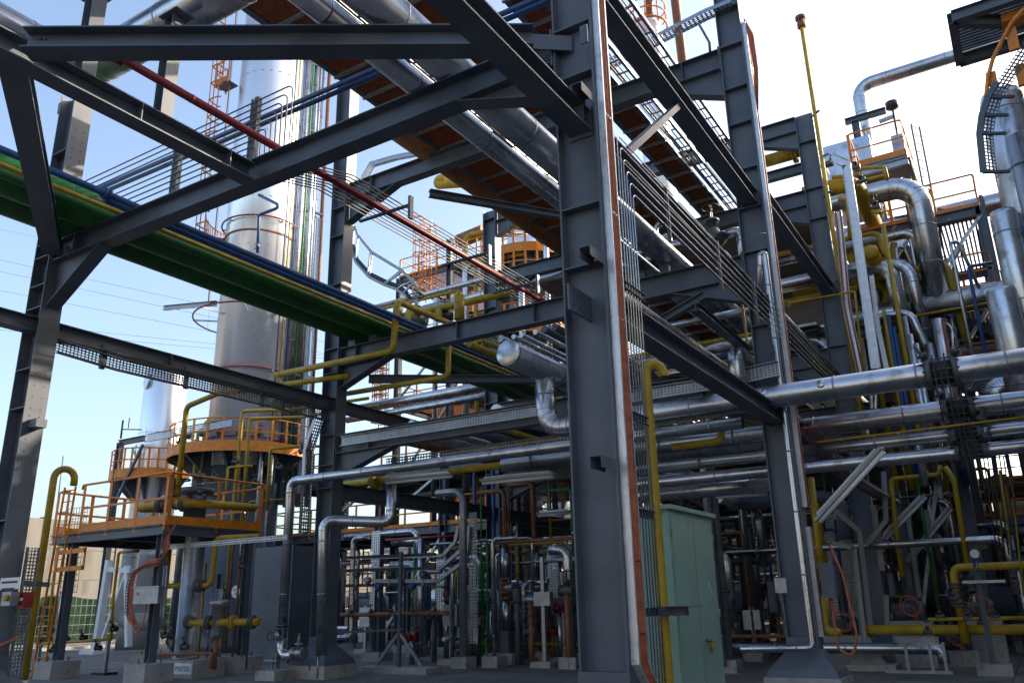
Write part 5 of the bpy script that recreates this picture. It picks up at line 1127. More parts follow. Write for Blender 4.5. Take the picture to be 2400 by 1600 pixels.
vb = K(6, 1745, 150, y=31); drum('silver background vessel with orange platform behind the red pipe', vb.x, 31.6, 1.0, 6, K(6, 1745, 20, y=31).z)
vz = [K(6, 1745, b_, y=31).z for b_ in (760, 420, 250)]
for k, z in enumerate(vz): ringplat(['lowest', 'middle', 'upper'][k]+' orange railed ring platform on the background vessel', vb.x, 31.6, z, 1.02, 2.3, R(150), R(390))
for k in range(3):
    q_ = V((vb.x-2.2+.6*k, 29.4, 0)); pipe('yellow_pipe', ['yellow riser left of the background vessel', 'second yellow riser before the background vessel', 'slim yellow riser by the vessel ring platforms'][k], [(q_.x, q_.y, 6), (q_.x, q_.y, vz[2]+1.2-1.5*k), (q_.x+2.4, q_.y+.4, vz[2]+1.2-1.5*k)], (.13, .1, .06)[k], 'yellow')
for k in range(5):
    q_ = V((vb.x-3.6+1.5*k, 29.0+.3*(k % 2), 0)); pipe('clad_pipe', 'silver riser standing in front of the background vessel', [(q_.x, q_.y, 5), (q_.x, q_.y, vz[1]+1.0*(k % 3)), (q_.x+1.5, q_.y+1, vz[1]+1.0*(k % 3))], .12+.03*(k % 2), seams=1.8, group='silver risers before the background vessel')
drum('silver background vessel low behind the capped header', vb.x-3.6, 36.5, 1.0, 2, 13)
drum('silver vessel far behind the green pipes', -20.5, 44, 1.1, 2, 14)
drum('short silver vessel far behind the green pipes', -24.5, 45, .9, 2, 11)
pipe('yellow_pipe', 'fat yellow pipe arching beside the background vessel', [K(2, 1610, 1520, y=29.5), K(2, 1700, 1480, y=29.5), K(2, 1790, 1490, y=29.5), K(2, 1910, 1600, y=29.5)], .2, 'yellow', bend=.5)
pipe('yellow_pipe', 'yellow hooked pipe on the background structure top', [K(2, 1250, 1185, y=34), K(2, 1205, 1165, y=34), K(2, 1185, 1215, y=34), K(2, 1390, 1200, y=34)], .25, 'yellow', bend=.3)
pipe('brown_pipe', 'brown horizontal duct on the background structure', [K(6, 1330, 130, y=34.5), K(6, 1500, 60, y=34.5)], .4, 'brown')
# stack far behind with gooseneck and orange cage
sx = K(3, 890, 200, y=44); stk = drum('distant silver stack with orange railed top and brown gooseneck', sx.x, 44, .95, 14, sx.z+.6)
zz = sx.z; ring = MB().ring((sx.x, 44, zz+.9), (0, 0, 1), 1.3, .05, 24, 6).ring((sx.x, 44, zz+1.6), (0, 0, 1), 1.3, .05, 24, 6).ring((sx.x, 44, zz+.1), (0, 0, 1), 1.3, .08, 24, 6)
for k in range(10): a = k*.628; ring.tube([(sx.x+1.3*math.cos(a), 44+1.3*math.sin(a), zz), (sx.x+1.3*math.cos(a), 44+1.3*math.sin(a), zz+1.6)], .04, 6)
ring.build('railing', 'orange', stk)
MB().tube(fillet([(sx.x+.1, 44, zz+.4), (sx.x+.3, 44, zz+2.6), (sx.x+2.1, 43.8, zz+2.8), (sx.x+2.3, 43.8, zz-9)], .8, 8), .3, 16).build('gooseneck', 'brown', stk)
# ================================================================== LOWER RACK LEVEL: crowded pipes, dim bays
rnd = random.Random(5)
G1 = 'pipes crowded on the lower rack level'
for k in range(13):
    x = -14.9+k*.82+rnd.uniform(-.12, .12)
    if abs(x+8.6) < .5 or abs(x+5.12) < .42: continue
    r = rnd.choice((.08, .1, .13, .16, .2)); mt = rnd.choice(('clad', 'clad', 'clad', 'steel', 'yellow', 'clad', 'brown'))
    pipe('rack_pipe', 'pipe in the crowded lower level of the rack', [(x, 16.3+rnd.uniform(0, 2), 6.0+r), (x, 46, 6.0+r)], r, mt, seams=2.2 if mt == 'clad' else 0, group=G1)
G2 = 'pipes on the upper rack level'
for k in range(7):
    x = -11.4+k*.34+rnd.uniform(-.05, .05); r = rnd.choice((.05, .07, .1)); mt = rnd.choice(('clad', 'clad', 'steel'))
    pipe('rack_pipe', 'slim pipe side by side on the upper rack level', [(x, 18, 8.4+r), (x, 46, 8.4+r)], r, mt, seams=2.4 if mt == 'clad' else 0, group=G2)
WORD = {'clad': 'silver', 'steel': 'dark grey', 'green_pipe': 'green', 'brown': 'brown', 'galv': 'pale grey', 'yellow': 'yellow', 'blue': 'blue', 'red': 'red', 'valve': 'dark', 'cream': 'cream'}
def clutter(where, xr_, yr_, nu, nc, nv, ns, nt, seed, zmax=6.0, keep=lambda x, y: True):
    rn = random.Random(seed)
    def spot():
        while True:
            x, y = rn.uniform(*xr_), rn.uniform(*yr_)
            if keep(x, y): return x, y
    for k in range(nu):
        x, y = spot(); r = rn.choice((.03, .05, .06, .08, .11, .14)); mt = rn.choice(('clad', 'clad', 'clad', 'steel', 'steel', 'green_pipe', 'brown', 'galv', 'yellow', 'blue')); z1 = rn.uniform(2.0, zmax); r = min(r, .045) if mt in ('green_pipe', 'blue', 'yellow', 'brown') else r
        o = pipe('upright_pipe', WORD[mt]+' upright pipe '+where, [(x, y, .15), (x, y, z1), (x+rn.uniform(-1.2, 1.2), y, z1)], r, mt, seams=1.3 if (mt == 'clad' and r > .05) else 0, group=WORD[mt]+' upright pipes '+where)
        if rn.random() < .5: flange_pair(o, (x, y, rn.uniform(.8, 1.8)), (0, 0, 1), r)
        if rn.random() < .4: MB().box((x-.25, y-.25, 0), (x+.25, y+.25, .28)).build('footing', 'concrete', o)
    for k in range(nc):
        x, y = spot(); z = rn.choice((.5, .7, 1.1, 1.6, 2.4, 2.8, 3.3, 3.6, 4.1, 4.5, 5.2)); L = rn.uniform(2.5, 7); r = rn.choice((.04, .06, .09, .12, .16)); mt = rn.choice(('clad', 'clad', 'clad', 'steel', 'brown', 'yellow', 'galv')); d = V((1, 0, 0)) if rn.random() < .6 else V((0, 1, 0))
        if z > zmax: z = zmax
        if mt in ('brown', 'yellow'): r = min(r, .045)
        p = V((x, y, z)); pipe('cross_pipe', WORD[mt]+' level pipe '+where, [p, p+d*L, p+d*L+V((0, 0, -min(z-.2, rn.uniform(.6, 2.4))))], r, mt, seams=1.6 if mt == 'clad' else 0, group=WORD[mt]+' level pipes '+where)
    for k in range(nv):
        x, y = spot(); c = V((x, y, rn.uniform(.5, 2.0))); s = rn.uniform(.12, .22); mt = rn.choice(('valve', 'galv', 'valve', 'red', 'steel'))
        o = valve('valve', WORD[mt]+' hand valve on a stub line '+where, c, (0, 0, 1) if rn.random() < .5 else (1, 0, 0), (0, -1, .2) if rn.random() < .5 else (0, 0, 1), s, mt, WORD[mt]+' hand valves '+where)
        MB().tube([(c.x, c.y, 0), c], s*.4, 8).build('stub', rn.choice(('steel', 'clad', 'brown')), o)
    for k in range(ns):
        x, y = spot(); mt = rn.choice(('galv', 'steel', 'cream')); h = rn.uniform(1.2, 2.9)
        t = thing('instrument_rack', WORD[mt]+' instrument box on a stand '+where, 'stand', (x, y, 0), WORD[mt]+' instrument stands '+where)
        MB().bar((x, y, .1), (x, y, h), .1, .1).build('post', 'galv', t); MB().box((x-.25, y-.1, h*.55), (x+.25, y+.1, h*.55+rn.uniform(.3, .7))).build('box', mt, t)
        MB().box((x-.3, y-.3, 0), (x+.3, y+.3, .15)).build('footing', 'concrete', t)
    for k in range(nt):
        x, y = spot(); perf(MB(), (x, y, .6), (x, y, rn.uniform(2.6, min(4.6, zmax))), (.28, 0, 0), 4, .09).build('cable_tray', 'galv', None, 'pale upright perforated tray '+where, 'cable tray', 'pale upright trays '+where)
ok1 = lambda x, y: not (y < 24 and x > -6.5)
clutter('in the dim bays under the rack', (-15.2, -4.6), (19.5, 47), 110, 45, 45, 26, 14, 5, keep=ok1)
clutter('in the crowded unit beyond the rack columns', (-34, -16.4), (22.5, 54), 150, 60, 50, 34, 16, 6, 5.2, keep=lambda x, y: not (y < 27.5 and x < -24) and not (x < -19.2 and y < 23) and not ((x-TX)**2+(y-TY)**2 < 9))
clutter('in the pump area right of the rack', (-3.2, 4.5), (24.5, 46), 70, 30, 26, 16, 8, 7, 6.0)
# exchanger shells and closed decks added to shut out the light behind
def exch(label, x, y, z, r, L, mt='clad', group=None, d=(1, 0, 0)):
    d = V(d); t = thing('heat_exchanger', label, 'exchanger', (x, y, 0), group); p = V((x, y, z))
    MB().lathe(p, d, [(0, .05), (.1, r*.6), (.3, r*.95), (.35, r), (L-.5, r), (L-.45, r*1.15), (L-.3, r*1.15), (L-.3, r), (L, r), (L, .05)], 28).build('shell', mt, t)
    for f in (.25, .75): q = p+d*L*f; MB().box((q.x-.25, q.y-.25, 0), (q.x+.25, q.y+.25, z-r*.7)).build('saddle', 'concrete', t)
    q = p+d*L*.5; MB().tube([q, q+V((0, 0, r+1.2))], .14, 14).build('nozzle', mt, t)
EXL = 'horizontal exchanger shells in the rear bays'
rx = random.Random(8)
for k, (x, y) in enumerate(((-14, 30), (-14.2, 37), (-11, 43), (-7.6, 33), (-24.5, 29.5), (-30, 33), (-31, 40), (-23, 44), (-3, 31), (-2.6, 38), (-36, 46), (-26, 50))):
    exch('horizontal exchanger shell on concrete saddles in the rear bays', x, y, rx.choice((1.3, 1.6, 2.0)), rx.uniform(.45, .7), rx.uniform(3.6, 5.2), rx.choice(('clad', 'steel', 'galv')), EXL)
module('low dark decked unit just beyond the rack columns', -30, -16.6, 27, 32, (4.7, 7.2), 4, 1, seed=12, solid=True)
module('wide dark decked unit far behind the tower foot', -46, -16, 55, 64, (3.4, 6.8, 10.2), 6, 1, seed=13, solid=True)
module('dark decked unit closing the pump area', -3, 12, 46, 54, (3.4, 6.8, 10.2), 4, 1, seed=14, solid=True)
for i, (x0, x1, y0, y1, z) in enumerate(((-14.9, -4.4, 26, 51, 13.5), (-14.9, -10.4, 20, 51, 6.55), (-9.9, -4.4, 28, 51, 6.55))):
    dk = MB().box((x0, y0, z), (x1, y1, z+.02)); dk.build('plate_deck', 'steel', None, ['closed plate deck high over the rear rack bays', 'closed plate deck low over the outer rear bays', 'closed plate deck low over the inner rear bays'][i], 'deck')  # solid plates added to keep daylight out of the rear bays
# back walls of the far units: corrugated cladding panels
for i, (x0, x1, y) in enumerate(((-46, -15.5, 64.5), (-15.4, -3, 61), (-2.9, 13, 54.5))):
    cwl = thing('clad_wall', ['ribbed grey wall behind the wide dark unit', 'ribbed grey wall at the far end of the rack', 'ribbed grey wall behind the pump area'][i], 'wall', ((x0+x1)/2, y, 0)); n = int((x1-x0)/1.0)
    for k in range(n):
        xa = x0+(x1-x0)*k/n; xb = x0+(x1-x0)*(k+1)/n
        MB().box((xa+.01, y+(.06 if k % 2 else 0), 0), (xb-.01, y+.1+(.06 if k % 2 else 0), 6.8)).build('panel', 'far', cwl)
# unseen tall clad building, added right of the rack to shade the foreground
bd = thing('process_building', 'tall clad process building standing right of the pipe rack', 'building', (14, 26, 0))
for k in range(20):
    y = 3+k*2.2; MB().box((8.0+(.05 if k % 2 else 0), y, 0), (20, y+2.19, 19)).build('wall_panel', 'far', bd)
MB().box((7.7, 2.7, 19), (20.3, 47.3, 19.4)).build('roof', 'concrete', bd)
for k in range(9): MB().box((7.93, 5+k*4.6, 9), (8.0, 7.2+k*4.6, 10.6)).build('window', 'black', bd)
# bypass loops: blue U, orange-brown insulated risers with flanges
bu = [K(10, 1430, 80, y=23.2), (K(10, 1440, 1140, y=23.2).x, 23.2, 1.35), (K(10, 1570, 1140, y=23.2).x, 23.2, 1.35), K(10, 1555, 90, y=23.2)]
bu[0] = V((V(bu[1]).x, 23.2, 5.9)); bu[3] = V((V(bu[2]).x, 23.2, 5.9))
pipe('blue_pipe', 'looped blue pipe dropping in a U beside the rear column', bu, .06, 'blue', bend=.08)
for k, (a, y) in enumerate(((1640, 21.2), (1835, 22.2))):
    p = K(10, a, 900, y=y); t = thing('insulated_riser', ['silver insulated riser with brown upper pipe, left of front column', 'second insulated riser with brown upper pipe further back'][k], 'pipe', (p.x, y, 0))
    MB().tube([(p.x, y, .9), (p.x, y, 1.75)], .13, 18).tube([(p.x, y, 2.35), (p.x, y, 3.2)], .13, 18).build('insulation', 'clad', t)
    MB().tube(fillet([(p.x, y, 1.7), (p.x, y, 5.2 if k else 4.9), (p.x-.9, y, 5.2 if k else 4.9)], .2, 5), .075, 12).build('upper_pipe', 'brown', t)
    for z in (1.78, 1.95, 2.2, 2.32): MB().lathe((p.x, y, z), (0, 0, 1), [(-.03, .08), (-.03, .16), (.03, .16), (.03, .08)], 18).build('flange', 'brown', t)
    MB().lathe((p.x, y, 2.07), (1, -.2, 0), [(-.15, .1), (.15, .13), (.3, .1), (.3, .16), (.36, .16)], 14).build('valve_body', 'galv', t)
    MB().box((p.x-.14, y-.14, .3), (p.x+.14, y+.14, .9)).build('stand', 'steel', t); MB().box((p.x-.4, y-.4, 0), (p.x+.4, y+.4, .3)).build('footing', 'concrete', t)
o = pipe('clad_pipe', 'slim silver pipe turning down left of the instrument stand', [K(10, 740, 610, y=19), K(10, 640, 620, y=19), (K(10, 625, 1320, y=19).x, 19, .8), (K(10, 625, 1320, y=19).x-.9, 18.4, .8)], .075, bend=.15, seams=1.3)
pipe('clad_pipe', 'silver riser in the dim bays beside the tripod stand', [K(10, 1085, 620, y=20.5), (K(10, 1085, 620, y=20.5).x, 20.5, .3)], .1, seams=1.2)
pipe('red_pipe', 'dark red line crossing low under the rack', [K(10, 850, 630, y=21), K(10, 1320, 600, y=21)], .04, 'red')
# A-frame pipe stand on a low plinth
p = K(10, 940, 1310, y=17.6); t = thing('tripod_stand', 'steel A-frame stand on a concrete plinth in front of the bays', 'stand', (p.x, 17.6, 0))
MB().bar((p.x, 17.6, .15), (p.x, 17.6, 3.0), .09, .09).build('post', 'steel', t)
for s in (-1, 1): MB().bar((p.x+s*.75, 17.6, .18), (p.x+s*.03, 17.6, .95), .07, .07).build('strut', 'galv', t)
MB().box((p.x-1.2, 17.3, 0), (p.x+1.1, 17.95, .15)).build('plinth', 'concrete', t); MB().bar((p.x-2.2, 17.6, .98), (p.x+.1, 17.6, 1.05), .06, .06).build('arm', 'steel', t)
for k, z in enumerate((2.1, 2.45, 1.7)): MB().bar((p.x-2.1, 17.8, z+.5), (p.x+1.0, 17.8, z+.45), .06, .08).build('shelf_bar', 'black', t)
# bent pale conduits at mid height
for k in range(3):
    pts = [K(10, 700, 745+75*k, y=20), K(10, 1230-20*k, 730+85*k, y=20), K(10, 1310+35*k, 640+60*k, y=20), K(10, 1330+35*k, 540, y=20)]
    b = MB()
    for a, c_ in zip(pts, pts[1:]): b.bar(a, c_, .1, .1)
    b.build('cable_channel', 'galv', None, 'pale bent cable channel rising in the dim bays', 'cable tray', 'bent channels in the dim bays')
# bracing diagonals
for a, b_ in (((1120, 560), (1010, 640)),): pass
# drain valve assembly at column B
valve('valve', 'flanged globe valve at the foot of the long silver pipe', (-16.15, 15.2, 1.0), (0, 0, 1), (0, -1, 0), .15, 'galv')
pipe('clad_pipe', 'silver elbow piece below the flanged globe valve', [(-16.15, 15.2, .92), (-16.15, 15.2, .55), (-15.4, 15.15, .55)], .12, bend=.18)
valve('valve', 'gate valve standing beside the silver elbow piece', (-15.25, 14.9, .62), (1, 0, 0), (0, 0, 1), .17, 'galv')
o = thing('pipe_stand', 'small grey pipe stand on concrete block under the silver elbow', 'stand', (-16.2, 15.1, 0))
MB().ib((-16.2, 15.1, .25), (-16.2, 15.1, .6), .14, .14, .01, .01, up=(1, 0, 0)).build('post', 'galv', o); MB().box((-16.42, 14.9, .43), (-15.98, 15.3, .45)).build('plate', 'galv', o); MB().box((-16.5, 14.75, 0), (-15.85, 15.4, .22)).build('block', 'concrete', o)
dx = K(10, 405, 1460, y=14.6).x
o = MB().tube([(dx, 14.6, .62), (dx, 14.6, .12)], .02, 8).build('drain_stub', 'galv', None, 'small drain stub with handwheel under the silver drop pipe', 'drain'); handwheel(o, (dx-.15, 14.5, .35), (-.6, -.8, 0), .07)
yv = K(10, 785, 240, y=17.5); pipe('yellow_pipe', 'level yellow pipe with round blind flange under the rack', [(yv.x-1.5, 17.5, yv.z), (yv.x+7, 17.5, yv.z)], .09, 'yellow', flange=[((yv.x, 17.5, yv.z), (1, 0, 0), .14, 'yellow')])
# ================================================================== LEFT FOREGROUND: standpipe, signs; wall, fence
sp0 = at(92, 1350, y=9.2); X1 = sp0.x; zt = at(140, 1095, y=9.2).z
hk = [V((X1, 9.2, 0)), V((X1, 9.2, zt-.2))]
for i in range(1, 11):
    a = math.pi*i/10; hk.append(V((X1, 9.2, zt-.2))+V((.08, .22, 0))*(1-math.cos(a))*.8+V((0, 0, .2*math.sin(a))))
hk.append(hk[-1]-V((0, 0, .12)))
sv = MB().tube(hk, .068, 18).build('vent_pipe', 'yellow', None, 'yellow gooseneck vent pipe beside the open-end column', 'pipe')
MB().tube([(X1, 9.2, 0), (X1, 9.2, .45)], .074, 18).build('white_foot', 'white', sv); MB().bar((XA+.2, 8.3, 2.15), (X1+.25, 9.25, 2.15), .08, .08).build('clamp_arm', 'steel', sv)
sg = K(9, 10, 880, y=7.75); sh = K(9, 122, 950, y=7.75)
sn = MB().box((sg.x, 7.74, sh.z), (sh.x, 7.755, sg.z)).build('notice_sign', 'white', None, 'white notice with two lines of dark print on the open-end column', 'sign')
for k in range(2): text(('TOMADA DE AIRE', 'SERVICIO')[k], .05, ((sg.x+sh.x)/2, 7.737, sg.z-.08-.09*k), (R(90), 0, 0), parent=sn) if False else MB().box((sg.x+.05+.03*k, 7.736, sg.z-.09-.11*k), (sh.x-.05-.06*k, 7.7395, sg.z-.055-.11*k)).build('print_line', 'ink', sn)
es = thing('emergency_station', 'grey and red push button boxes below the notice sign', 'control box', K(9, 90, 1010, y=7.7))
q_ = K(9, 75, 1010, y=7.7); MB().box((q_.x-.15, 7.62, q_.z-.12), (q_.x+.12, 7.76, q_.z+.1)).build('body', 'galv', es); MB().lathe((q_.x+.04, 7.62, q_.z), (0, -1, 0), [(0, .05), (.06, .05)], 14).build('push_button', 'yellow', es)
q_ = K(9, 175, 1020, y=7.9); MB().box((q_.x-.1, 7.8, q_.z-.13), (q_.x+.12, 7.95, q_.z+.12)).build('red_box', 'red', es); MB().box((q_.x-.05, 7.795, q_.z-.02), (q_.x+.07, 7.7995, q_.z+.03)).build('red_label', 'white', es)
tray('cable_tray', 'perforated tray running down beside the notice column', [(XA+.3, 8.2, 2.75), (XA+.3, 8.2, .1)], (0, .22, 0), (.08, 0, 0), 4, pitch=.06)
MB().tube(fillet([(XA+.1, 7.7, 1.7), (XA+.15, 7.7, 1.2), (XA+.4, 7.9, 1.1), (XA+.5, 8.2, 1.25)], .1, 4), .02, 8).build('loose_cable', 'cable', None, 'loose orange cable below the push button boxes', 'cable')
# thin yellow feed lines and valves beside the ladder
for k, pts in enumerate(([(465, 670), (380, 675), (345, 950), (310, 1300)], [(910, 700), (780, 710), (745, 1000), (728, 1280)], [(240, 1310), (420, 1300), (730, 1280)])):
    y = (14.5, 16.0, 15)[k]; pp = [K(9, *p, y=y) for p in pts]; pipe('yellow_pipe', ['thin yellow line left of the orange ladder', 'thin yellow line before the white leg frame', 'low thin yellow line with valves near the ground'][k], pp, .045, 'yellow', bend=.1)
for k, (a, b_) in enumerate(((350, 1350), (645, 1335), (435, 1280), (550, 1270), (330, 1220), (750, 1210), (265, 1310))):
    valve('valve', 'small black valve on the low thin yellow line', K(9, a, b_, y=15), (1, 0, 0), (0, -.5, .8) if k % 2 else (0, 0, 1), .1, 'black', 'valves on the low yellow line')
for k, (a, b_, c_) in enumerate(((265, 1310, 1500), (712, 1290, 1470))):
    p = K(9, a, b_, y=14.8); q_ = K(9, a-30, c_, z=0); o = MB().bar((p.x, 14.8, .06), (p.x, 14.8, p.z), .09, .09).build('pipe_stand', 'galv', None, ['short pale stand left of the orange ladder', 'short dark stand between the platform posts'][k], 'stand'); MB().box((p.x-.3, 14.6, 0), (p.x+.3, 15, .06)).build('foot', 'black', o)
# concrete boundary wall in panels, with green netted fence in front
wl = thing('boundary_wall', 'tall stained concrete wall behind the green netted fence', 'wall', (-52, 34, 0))
src = None
for i in range(16):
    y = -6+i*5.0; h = 7.3 if i < 9 else 6.4
    for k in range(4):
        MB().box((-52.3-.02*(k % 2), y+.02, k*h/4+.02), (-52, y+4.98, (k+1)*h/4-.02)).build('panel', 'wall', wl)
for i in range(16): MB().box((-52.6, -6+i*5.0-.15, 0), (-51.93, -6+i*5.0+.15, 7.4 if i < 10 else 6.5)).build('pilaster', 'wall', wl)
fn = thing('netted_fence', 'wire fence with dark green netting before the concrete wall', 'fence', (-41, 28, 0))
b = MB(); import math as _m
for i in range(60):
    y = 8+i*.6; b.add([(-41.1+.12*_m.sin(i*1.7), y, .35), (-41.1+.12*_m.sin((i+1)*1.7), y+.6, .35), (-41.05+.05*_m.sin((i+1)*2.1), y+.6, 2.4+.1*_m.sin(i+1.0)), (-41.05+.05*_m.sin(i*2.1), y, 2.4+.1*_m.sin(i*1.0))], [(0, 1, 2, 3)])
b.build('netting', 'net', fn)
for i in range(10): MB().tube([(-40.9, 8+i*4, 0), (-40.9, 8+i*4, 2.7)], .05, 8).build('post', 'galv', fn)
b = MB()
for i in range(120): b.tube([(-40.85, 8+i*.3, .1), (-40.85, 8+i*.3, 2.6)], .012, 4)
for i in range(6): b.tube([(-40.85, 8, .2+i*.45), (-40.85, 44, .2+i*.45)], .012, 4)
b.build('wire_mesh', 'cream', fn)
MB().box((-42.6, 6, 0), (-40.2, 46, .12)).build('kerb', 'concrete', None, 'low pale concrete kerb under the netted fence', 'kerb')
# distant power lines
PG = 'distant power lines in the sky'
for k, (a, b_) in enumerate((((0, 50), (250, 100)), ((0, 250), (1400, 555)), ((0, 325), (1410, 630)), ((0, 450), (1390, 720)), ((0, 655), (1400, 800)), ((0, 708), (1390, 830)))):
    p = K(5, *a, y=60); q_ = K(5, *b_, y=75); d = q_-p; pts = [p+d*t-V((0, 0, 3*(t-t*t)*0)) for t in (-1.2, 0, .5, 1, 1.6)]
    MB().tube(pts, .022, 5).build('power_line', 'black', None, 'thin distant power line against the pale sky', 'power line', PG)
# other plant units around, beyond the frame edges and far away
rf = random.Random(21)
FG2 = 'distant plant units'
for k in range(14):
    x = -95+k*14+rf.uniform(-3, 3); y = rf.uniform(78, 105); h = rf.uniform(5, 11)
    t = thing('distant_unit', 'distant pale plant unit on the horizon behind the rack', 'building', (x, y, 0), FG2); w_ = rf.uniform(6, 11)
    MB().box((x-w_/2, y, 0), (x+w_/2, y+6, h)).build('body', 'far', t); MB().box((x-w_/2-.3, y-.3, h), (x+w_/2+.3, y+6.3, h+.4)).build('roof', 'concrete', t)
    for i in range(4): MB().box((x-w_/2+1+i*w_/4.5, y-.05, h*.45), (x-w_/2+2+i*w_/4.5, y, h*.7)).build('window', 'black', t)

# ================================================================== particular pieces in the bays left of the front column
def gpost(label, px, top, base, sec=.2):
    p = at(px, base, z=0); zt = at(px, top, y=p.y).z; o = MB().ib((p.x, p.y, .25), (p.x, p.y, zt), sec, sec, .012, .01, up=(1, 0, 0)).build('support_post', 'steel', None, label, 'post')
    MB().box((p.x-.35, p.y-.35, 0), (p.x+.35, p.y+.35, .26)).build('footing', 'concrete', o); MB().box((p.x-.16, p.y-.16, .26), (p.x+.16, p.y+.16, .28)).build('base_plate', 'steel', o); return p
gpost('grey support post beside the green tapered pipe', 952, 1300, 1528); gpost('grey support post before the bent pale channels', 1042, 1270, 1534); gpost('grey support post left of the looped blue pipe', 1103, 1330, 1534); gpost('short grey support post behind the A-frame stand', 884, 1330, 1548)
def gtray(label, px, top, bot, y, wd=.36):
    p = at(px, bot, y=y); q_ = at(px, top, y=y); perf(MB(), (p.x, y, p.z), (p.x, y, q_.z), (wd, 0, 0), 4, .08, .55, .5).build('cable_tray', 'alu', None, label, 'cable tray')
gtray('white upright perforated tray behind the A-frame stand', 866, 1245, 1430, 21.5); gtray('white upright perforated tray between the two grey posts', 1022, 1310, 1450, 22.5); gtray('white upright perforated tray close to the front column', 1288, 1285, 1455, 23.5)
def griser(label, px, top, base, r, mt='clad'):
    p = at(px, base, z=.3); zt = at(px, top, y=p.y).z; o = pipe('riser_pipe', label, [(p.x, p.y, .3), (p.x, p.y, zt), (p.x-1.6, p.y+.2, zt)], r, mt, seams=1.1 if mt == 'clad' else 0)
    flange_pair(o, (p.x, p.y, 1.3), (0, 0, 1), r); MB().box((p.x-.3, p.y-.3, 0), (p.x+.3, p.y+.3, .3)).build('footing', 'concrete', o)
griser('silver riser pipe in the middle of the near bay', 990, 1265, 1512, .13); griser('silver riser pipe with thin flanges before the blue loop', 1120, 1320, 1500, .08); griser('silver riser pipe just left of the front column', 1322, 1330, 1470, .1)
gpp = at(970, 1400, y=22.0)
o = thing('green_filter', 'tapered green pipe fitting hanging in the near bay', 'fitting', (gpp.x, 22, 0)); MB().lathe((gpp.x, 22, 1.0), (0, 0, 1), [(0, .03), (.3, .04), (.5, .1), (1.3, .1), (1.5, .05), (2.6, .04)], 14).build('body', 'green_pipe', o); MB().tube([(gpp.x, 22, 0), (gpp.x, 22, 1.05)], .03, 8).build('stem', 'green_pipe', o)
for k, (px, top, base) in enumerate(((835, 1390, 1500), (1068, 1350, 1520), (1175, 1300, 1500))):
    p = at(px, base, z=.2); MB().tube(fillet([(p.x, p.y, .2), (p.x, p.y, at(px, top, y=p.y).z), (p.x+.8, p.y, at(px, top, y=p.y).z)], .1, 4), .035, 8).build('green_line', 'green_pipe', None, ['thin green line behind the slim silver pipe', 'thin green line between the two grey posts', 'thin green line beyond the looped blue pipe'][k], 'pipe')
# skid of instruments on the dark shelf bars
for k in range(7):
    q_ = at(835+k*26, 1345+14*(k % 3), y=17.75); t = thing('transmitter', 'small grey transmitter fixed on the dark shelf bars', 'instrument', q_, 'transmitters on the shelf bars')
    MB().lathe(q_, (0, -1, 0), [(-.08, .05), (-.08, .09), (.06, .09), (.06, .07), (.09, .07)], 14).build('head', ('valve', 'galv', 'blue')[k % 3], t); MB().tube([q_-V((0, 0, .09)), q_-V((0, 0, .45))], .018, 6).build('stem', 'tube', t)
lowp = at(800, 1440, y=18.6)
o = pipe('rusty_pipe', 'dark rusty manifold pipe behind the A-frame stand', [(lowp.x, 18.6, lowp.z), (lowp.x+3.8, 18.6, lowp.z)], .06, 'brown')
for k in range(5): valve('valve', 'dark valve along the rusty manifold pipe', (lowp.x+.4+.75*k, 18.6, lowp.z), (1, 0, 0), (0, -.3, 1), .1, group='valves on the rusty manifold')
clutter('in the nearest bay behind the drain pipes', (-16.4, -9.5), (20.0, 26), 44, 22, 26, 12, 3, 17, 3.4)

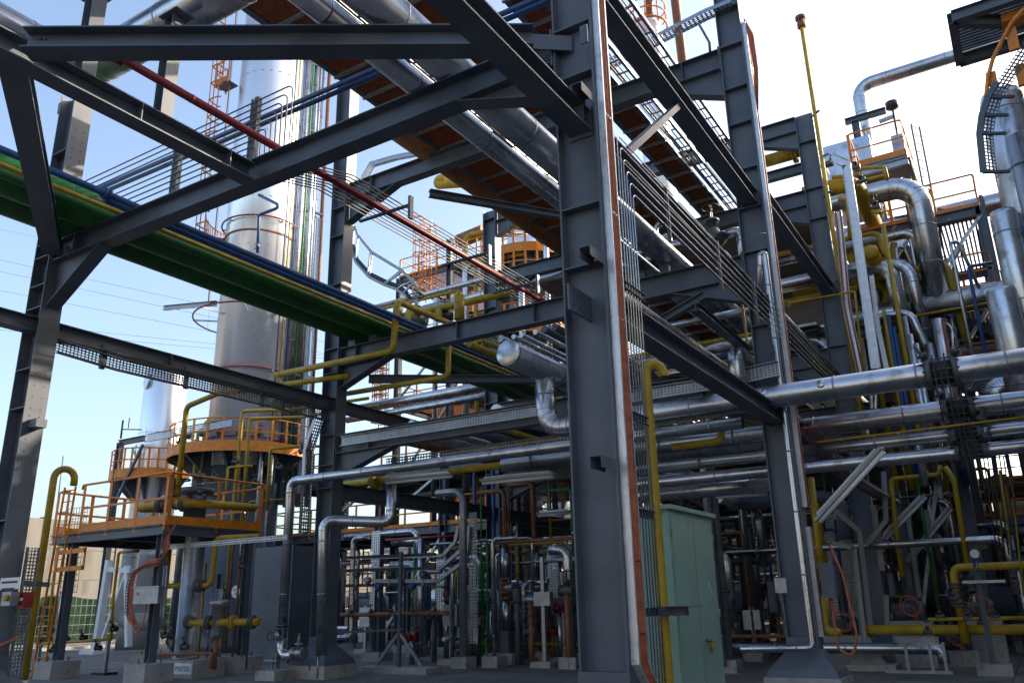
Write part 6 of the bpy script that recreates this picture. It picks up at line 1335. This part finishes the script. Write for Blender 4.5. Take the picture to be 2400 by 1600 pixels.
# ================================================================== frame behind the yellow vent pole, dense upper right
module('grey frame with orange rails behind the tall yellow vent pole', -3.4, .3, 27.2, 33, (7.6, 10.4, 13.0), 2, 1, seed=31)
ru = random.Random(33)
for k in range(12):
    y = ru.uniform(25, 27); z = ru.uniform(7.2, 13.2); x0 = ru.uniform(-8.5, -4.6); r = ru.choice((.08, .12, .16, .2)); mt = ru.choice(('clad', 'clad', 'clad', 'yellow')); r = min(r, .12) if mt == 'yellow' else r
    pipe('cross_pipe', WORD[mt]+' pipe crossing between the tall right columns', [(x0, y, z), (x0+ru.uniform(3.5, 5), y, z), (x0+4.6, y, z-2.5)], r, mt, seams=1.5 if mt == 'clad' else 0, group=WORD[mt]+' pipes crossing between the tall right columns')
for k in range(10):
    x = -3.2+k*.36+ru.uniform(-.08, .08); y = 25.2+ru.uniform(0, 1.4); r = ru.choice((.05, .07, .1, .13)); mt = ru.choice(('clad', 'clad', 'galv', 'yellow', 'blue', 'clad'))
    pipe('riser_pipe', WORD[mt]+' riser in the bank behind the pale channels', [(x, y, 4.5), (x, y, ru.uniform(8.5, 13)), (x+.6, y+.5, 9.5+ru.uniform(-1, 3))], r, mt, seams=1.5 if mt == 'clad' else 0, group=WORD[mt]+' risers behind the pale channels')
# extra lines and valves round the foot of the tower
rt_ = random.Random(41)
for k in range(16):
    a = rt_.uniform(3.6, 6.0); d = V((math.cos(a), math.sin(a), 0)); p = V((TX, TY, 0))+d*rt_.uniform(1.9, 3.4); mt = rt_.choice(('clad', 'yellow', 'steel', 'clad', 'galv', 'brown')); z1 = rt_.uniform(5, 9.6)
    pipe('riser_pipe', WORD[mt]+' riser standing round the tower foot', [(p.x, p.y, .2), (p.x, p.y, z1), (TX+d.x*1.5, TY+d.y*1.5, z1)], rt_.choice((.05, .07, .1)), mt, seams=1.5 if mt == 'clad' else 0, group=WORD[mt]+' risers round the tower foot')
for k in range(8):
    a = 3.7+k*.3; d = V((math.cos(a), math.sin(a), 0)); valve('valve', 'dark valve on the ring platform of the tower', V((TX, TY, 8.75))+d*2.7, (1, 0, 0), (0, 0, 1), .14, group='valves on the tower ring platform')
# two unseen buildings added behind the viewer to block low sky light
for k, (x0, x1, y0, y1, h) in enumerate(((-50, -14, -34, -24, 12), (-12, 30, -30, -20, 11))):
    t = thing('process_building', ['long clad building across the yard behind the tower side', 'long clad building across the yard facing the pipe rack'][k], 'building', ((x0+x1)/2, (y0+y1)/2, 0)); n = int((x1-x0)/2)
    for i in range(n):
        xa = x0+(x1-x0)*i/n; MB().box((xa+.01, y0, 0), (xa+(x1-x0)/n-.01, y1-(.05 if i % 2 else 0), h)).build('wall_panel', 'far', t)
    MB().box((x0-.3, y0-.3, h), (x1+.3, y1+.3, h+.4)).build('roof', 'concrete', t)
    for i in range(int((x1-x0)/6)): MB().box((x0+2+i*6, y1, 5.5), (x0+4.4+i*6, y1+.06, 7.2)).build('window', 'black', t)
